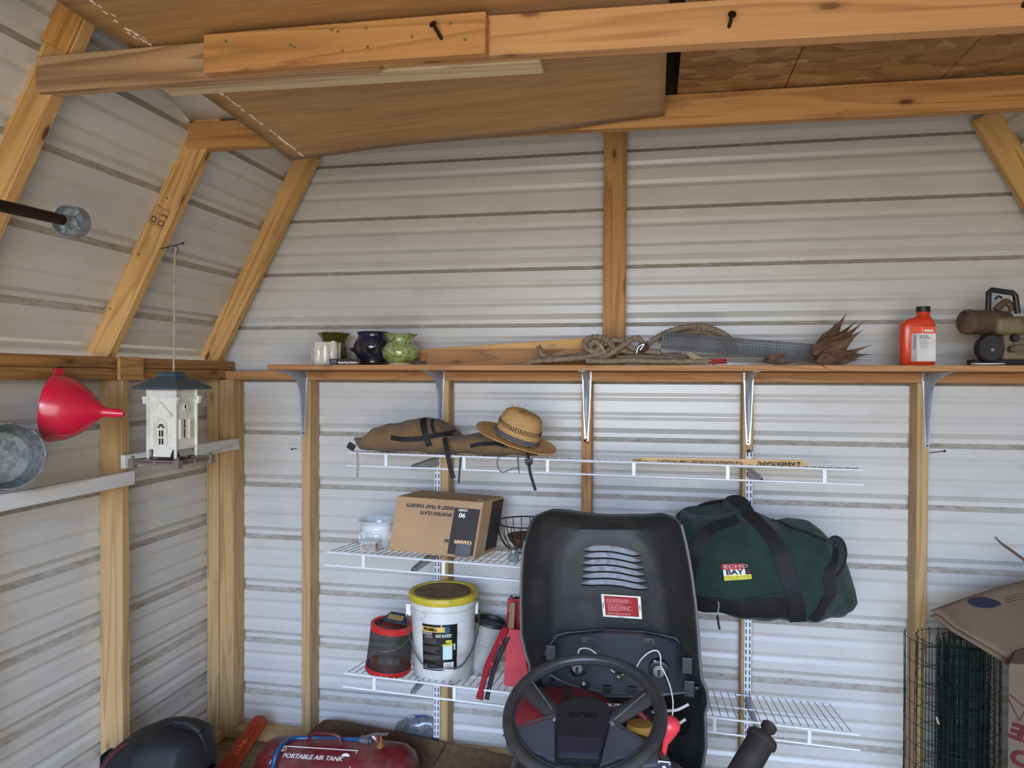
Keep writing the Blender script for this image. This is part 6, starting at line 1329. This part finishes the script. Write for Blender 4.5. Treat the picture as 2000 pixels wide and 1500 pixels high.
# ================================================================ RIGHT SIDE
def fence():
    t = thing('fence_roll', (2.94, -.30, 0), 'upright roll of dark green welded wire fencing beside the cardboard at right', 'wire fence'); FG = plain('fence_green', S((22, 40, 36)), .4, var=.2)
    cx, cy = 2.93, -.295; g = G(); H = .700; P = []; n = 9*28; z_rows = [.700-.066*k for k in range(11)]
    def sp(q):   # q in turns 0..9, outer to inner
        r = .141-.010*min(q, 1)-.050*min(1, max(0, q-.75)/1.0)-.0050*max(0, q-1.75)
        k = min(1, max(0, q-.6)/1.2); return cx+.035*k+r*cos(2*pi*q+2.6), cy+.00*k+r*sin(2*pi*q+2.6)*.95
    for z in z_rows:
        pts = []
        for i in range(n+1):
            q = i/28; x, y = sp(q); pts.append((x, y, z+.004*sin(q*5+z*9)-.012*(q/9)))
        g.tube(pts, .0013, 4, caps=False)
    H_ = obj('line_wires', g, FG, t, weld=False); tag(H_, kind='stuff')
    g = G(); s = 0; q = 0
    while q < 9:
        x, y = sp(q); w = .004*sin(q*17); g.tube([(x, y, .705-.012*q/9), (x+w, y+w*.5, .35), (x, y, .005)], .0013, 4)
        r = max(.05, .150-.012*min(q, 1)-.058*min(1, max(0, q-.75))); q += .0508/(2*pi*r)*.72
    tag(obj('stay_wires', g, FG, t, weld=False), kind='stuff')
    g = G(); g.tube(smoothline([at(1829, 1400, -.46), at(1831, 1408, -.46), at(1834, 1414, -.46)], 4), .003, 6); obj('twine_tie', g, FR, t, True)
fence()
def rightbox():
    t = thing('moving_box', (3.3, -.55, 0), 'large cardboard moving box with dark red print behind the fence roll at right', 'box'); KB = plain('moving_cardboard', S((104, 88, 72)), .85, var=.08); RDP = plain('print_dark_red', S((88, 18, 26)), .8)
    y0 = -.62; x0 = at(1969, 1400, y0).x; g = G(); g.prism([(x0, y0, 0), (3.38, y0, 0), (3.38, -.455, 0), (x0+.095, -.455, 0)], (0, 0, at(1975, 1296, y0).z)); obj('box_body', g, KB, t, bevel=.004)
    F = frame((x0, y0, .64), (1, 0, 0), (0, -1, 0))
    def lf(x, z): return V((x0+x, y0-.0015, z))
    q_ = lambda px, py: at(px, py, y0-.0015)
    g = G(); g.tube([q_(1970, 1366), q_(1991, 1408), q_(2004, 1384), q_(1972, 1356)], .0018, 5); obj('printed_outline', g, RDP, t)
    text('lettering', 'HOME', frame((x0+.108, y0-.0015, at(1975, 1437, y0).z-.01), (-1, 0, .30), (0, -1, 0)), .060, RDP, t, width=.21, bold=.003); text('lettering', 'HOLD', frame((x0+.108, y0-.0015, at(1975, 1486, y0).z-.01), (-1, 0, .30), (0, -1, 0)), .060, RDP, t, width=.21, bold=.003)
    t = thing('cardboard_sheet', (3.1, -.45, .7), 'brown cardboard flap with blue oval badge overhanging the fence roll at right', 'cardboard')
    A, B, C_, D = at(1817, 1193, -.50), at(2075, 1118, -.22), at(2110, 1372, -.50), at(1862, 1222, -.55)
    KB2 = plain('cardboard_flap', S((112, 92, 74)), .85, var=.07)  # base colour darkened to carry the shade on the flap
    E_, F_ = at(1905, 1158, -.40), at(1960, 1283, -.56)
    def top(u, v): a = A.lerp(B, u)+V((0, 0, .012*sin(pi*u))); b = (D.lerp(C_, u)); return a.lerp(b, v)+V((0, 0, .006*sin(v*pi)))
    g = G(); g.grid(top, 16, 10); obj('upper_flap', g, KB2, t, True, solid=.004)
    g = G(); g.grid(lambda u, v: top(u*.5, v)*(1)+V((.004, .02, -.022)), 6, 6); obj('lower_flap', g, KB2, t, True, solid=.004)
    nrm = (top(.6, .4)-top(.4, .4)).cross(top(.5, .6)-top(.5, .4)).normalized(); nrm = nrm if nrm.dot(CO-A) > 0 else -nrm
    def on(px, py):
        o = CO; d = (at(px, py, -.4)-CO).normalized(); tt = (top(.3, .3)-o).dot(nrm)/d.dot(nrm); return o+d*tt
    c = on(1918, 1178); ux = (on(1948, 1184)-on(1890, 1180)); uy = on(1918, 1168)-on(1918, 1189)
    def badge(u, v):
        q = 2*pi*u; x = cos(q); y = sin(q); x = x*(.5+(.12*(1-abs(y)) if x > 0 else 0)); return c+ux*x*v+uy*y*.5*v+nrm*.005
    g = G(); g.grid(badge, 30, 3); obj('blue_badge', g, plain('badge_blue', S((30, 36, 58)), .6), t)
    for k in range(3): 
        g = G(); p = on(1962, 1168+5*k); q = on(1998, 1160+5*k); g.tube([p+nrm*.004, p.lerp(q, .4)+nrm*.004+V((0, 0, .001)), q+nrm*.004], .0008, 4); obj('pen_mark', g, TXK, t)
    t = thing('cardboard_strip', at(1970, 1070, -.2), 'narrow bent cardboard edge rising at the right behind the flap', 'cardboard')
    g = G(); ribbon(g, smoothline([at(1942, 1049, -.2), at(1956, 1063, -.2), at(1980, 1080, -.2), at(2030, 1118, -.2), at(2080, 1160, -.2)], 5), (.3, -.5, .8), [.004+.0012*min(i, 8) for i in range(21)], .004); obj('strip', g, KB2, t, True)
rightbox()
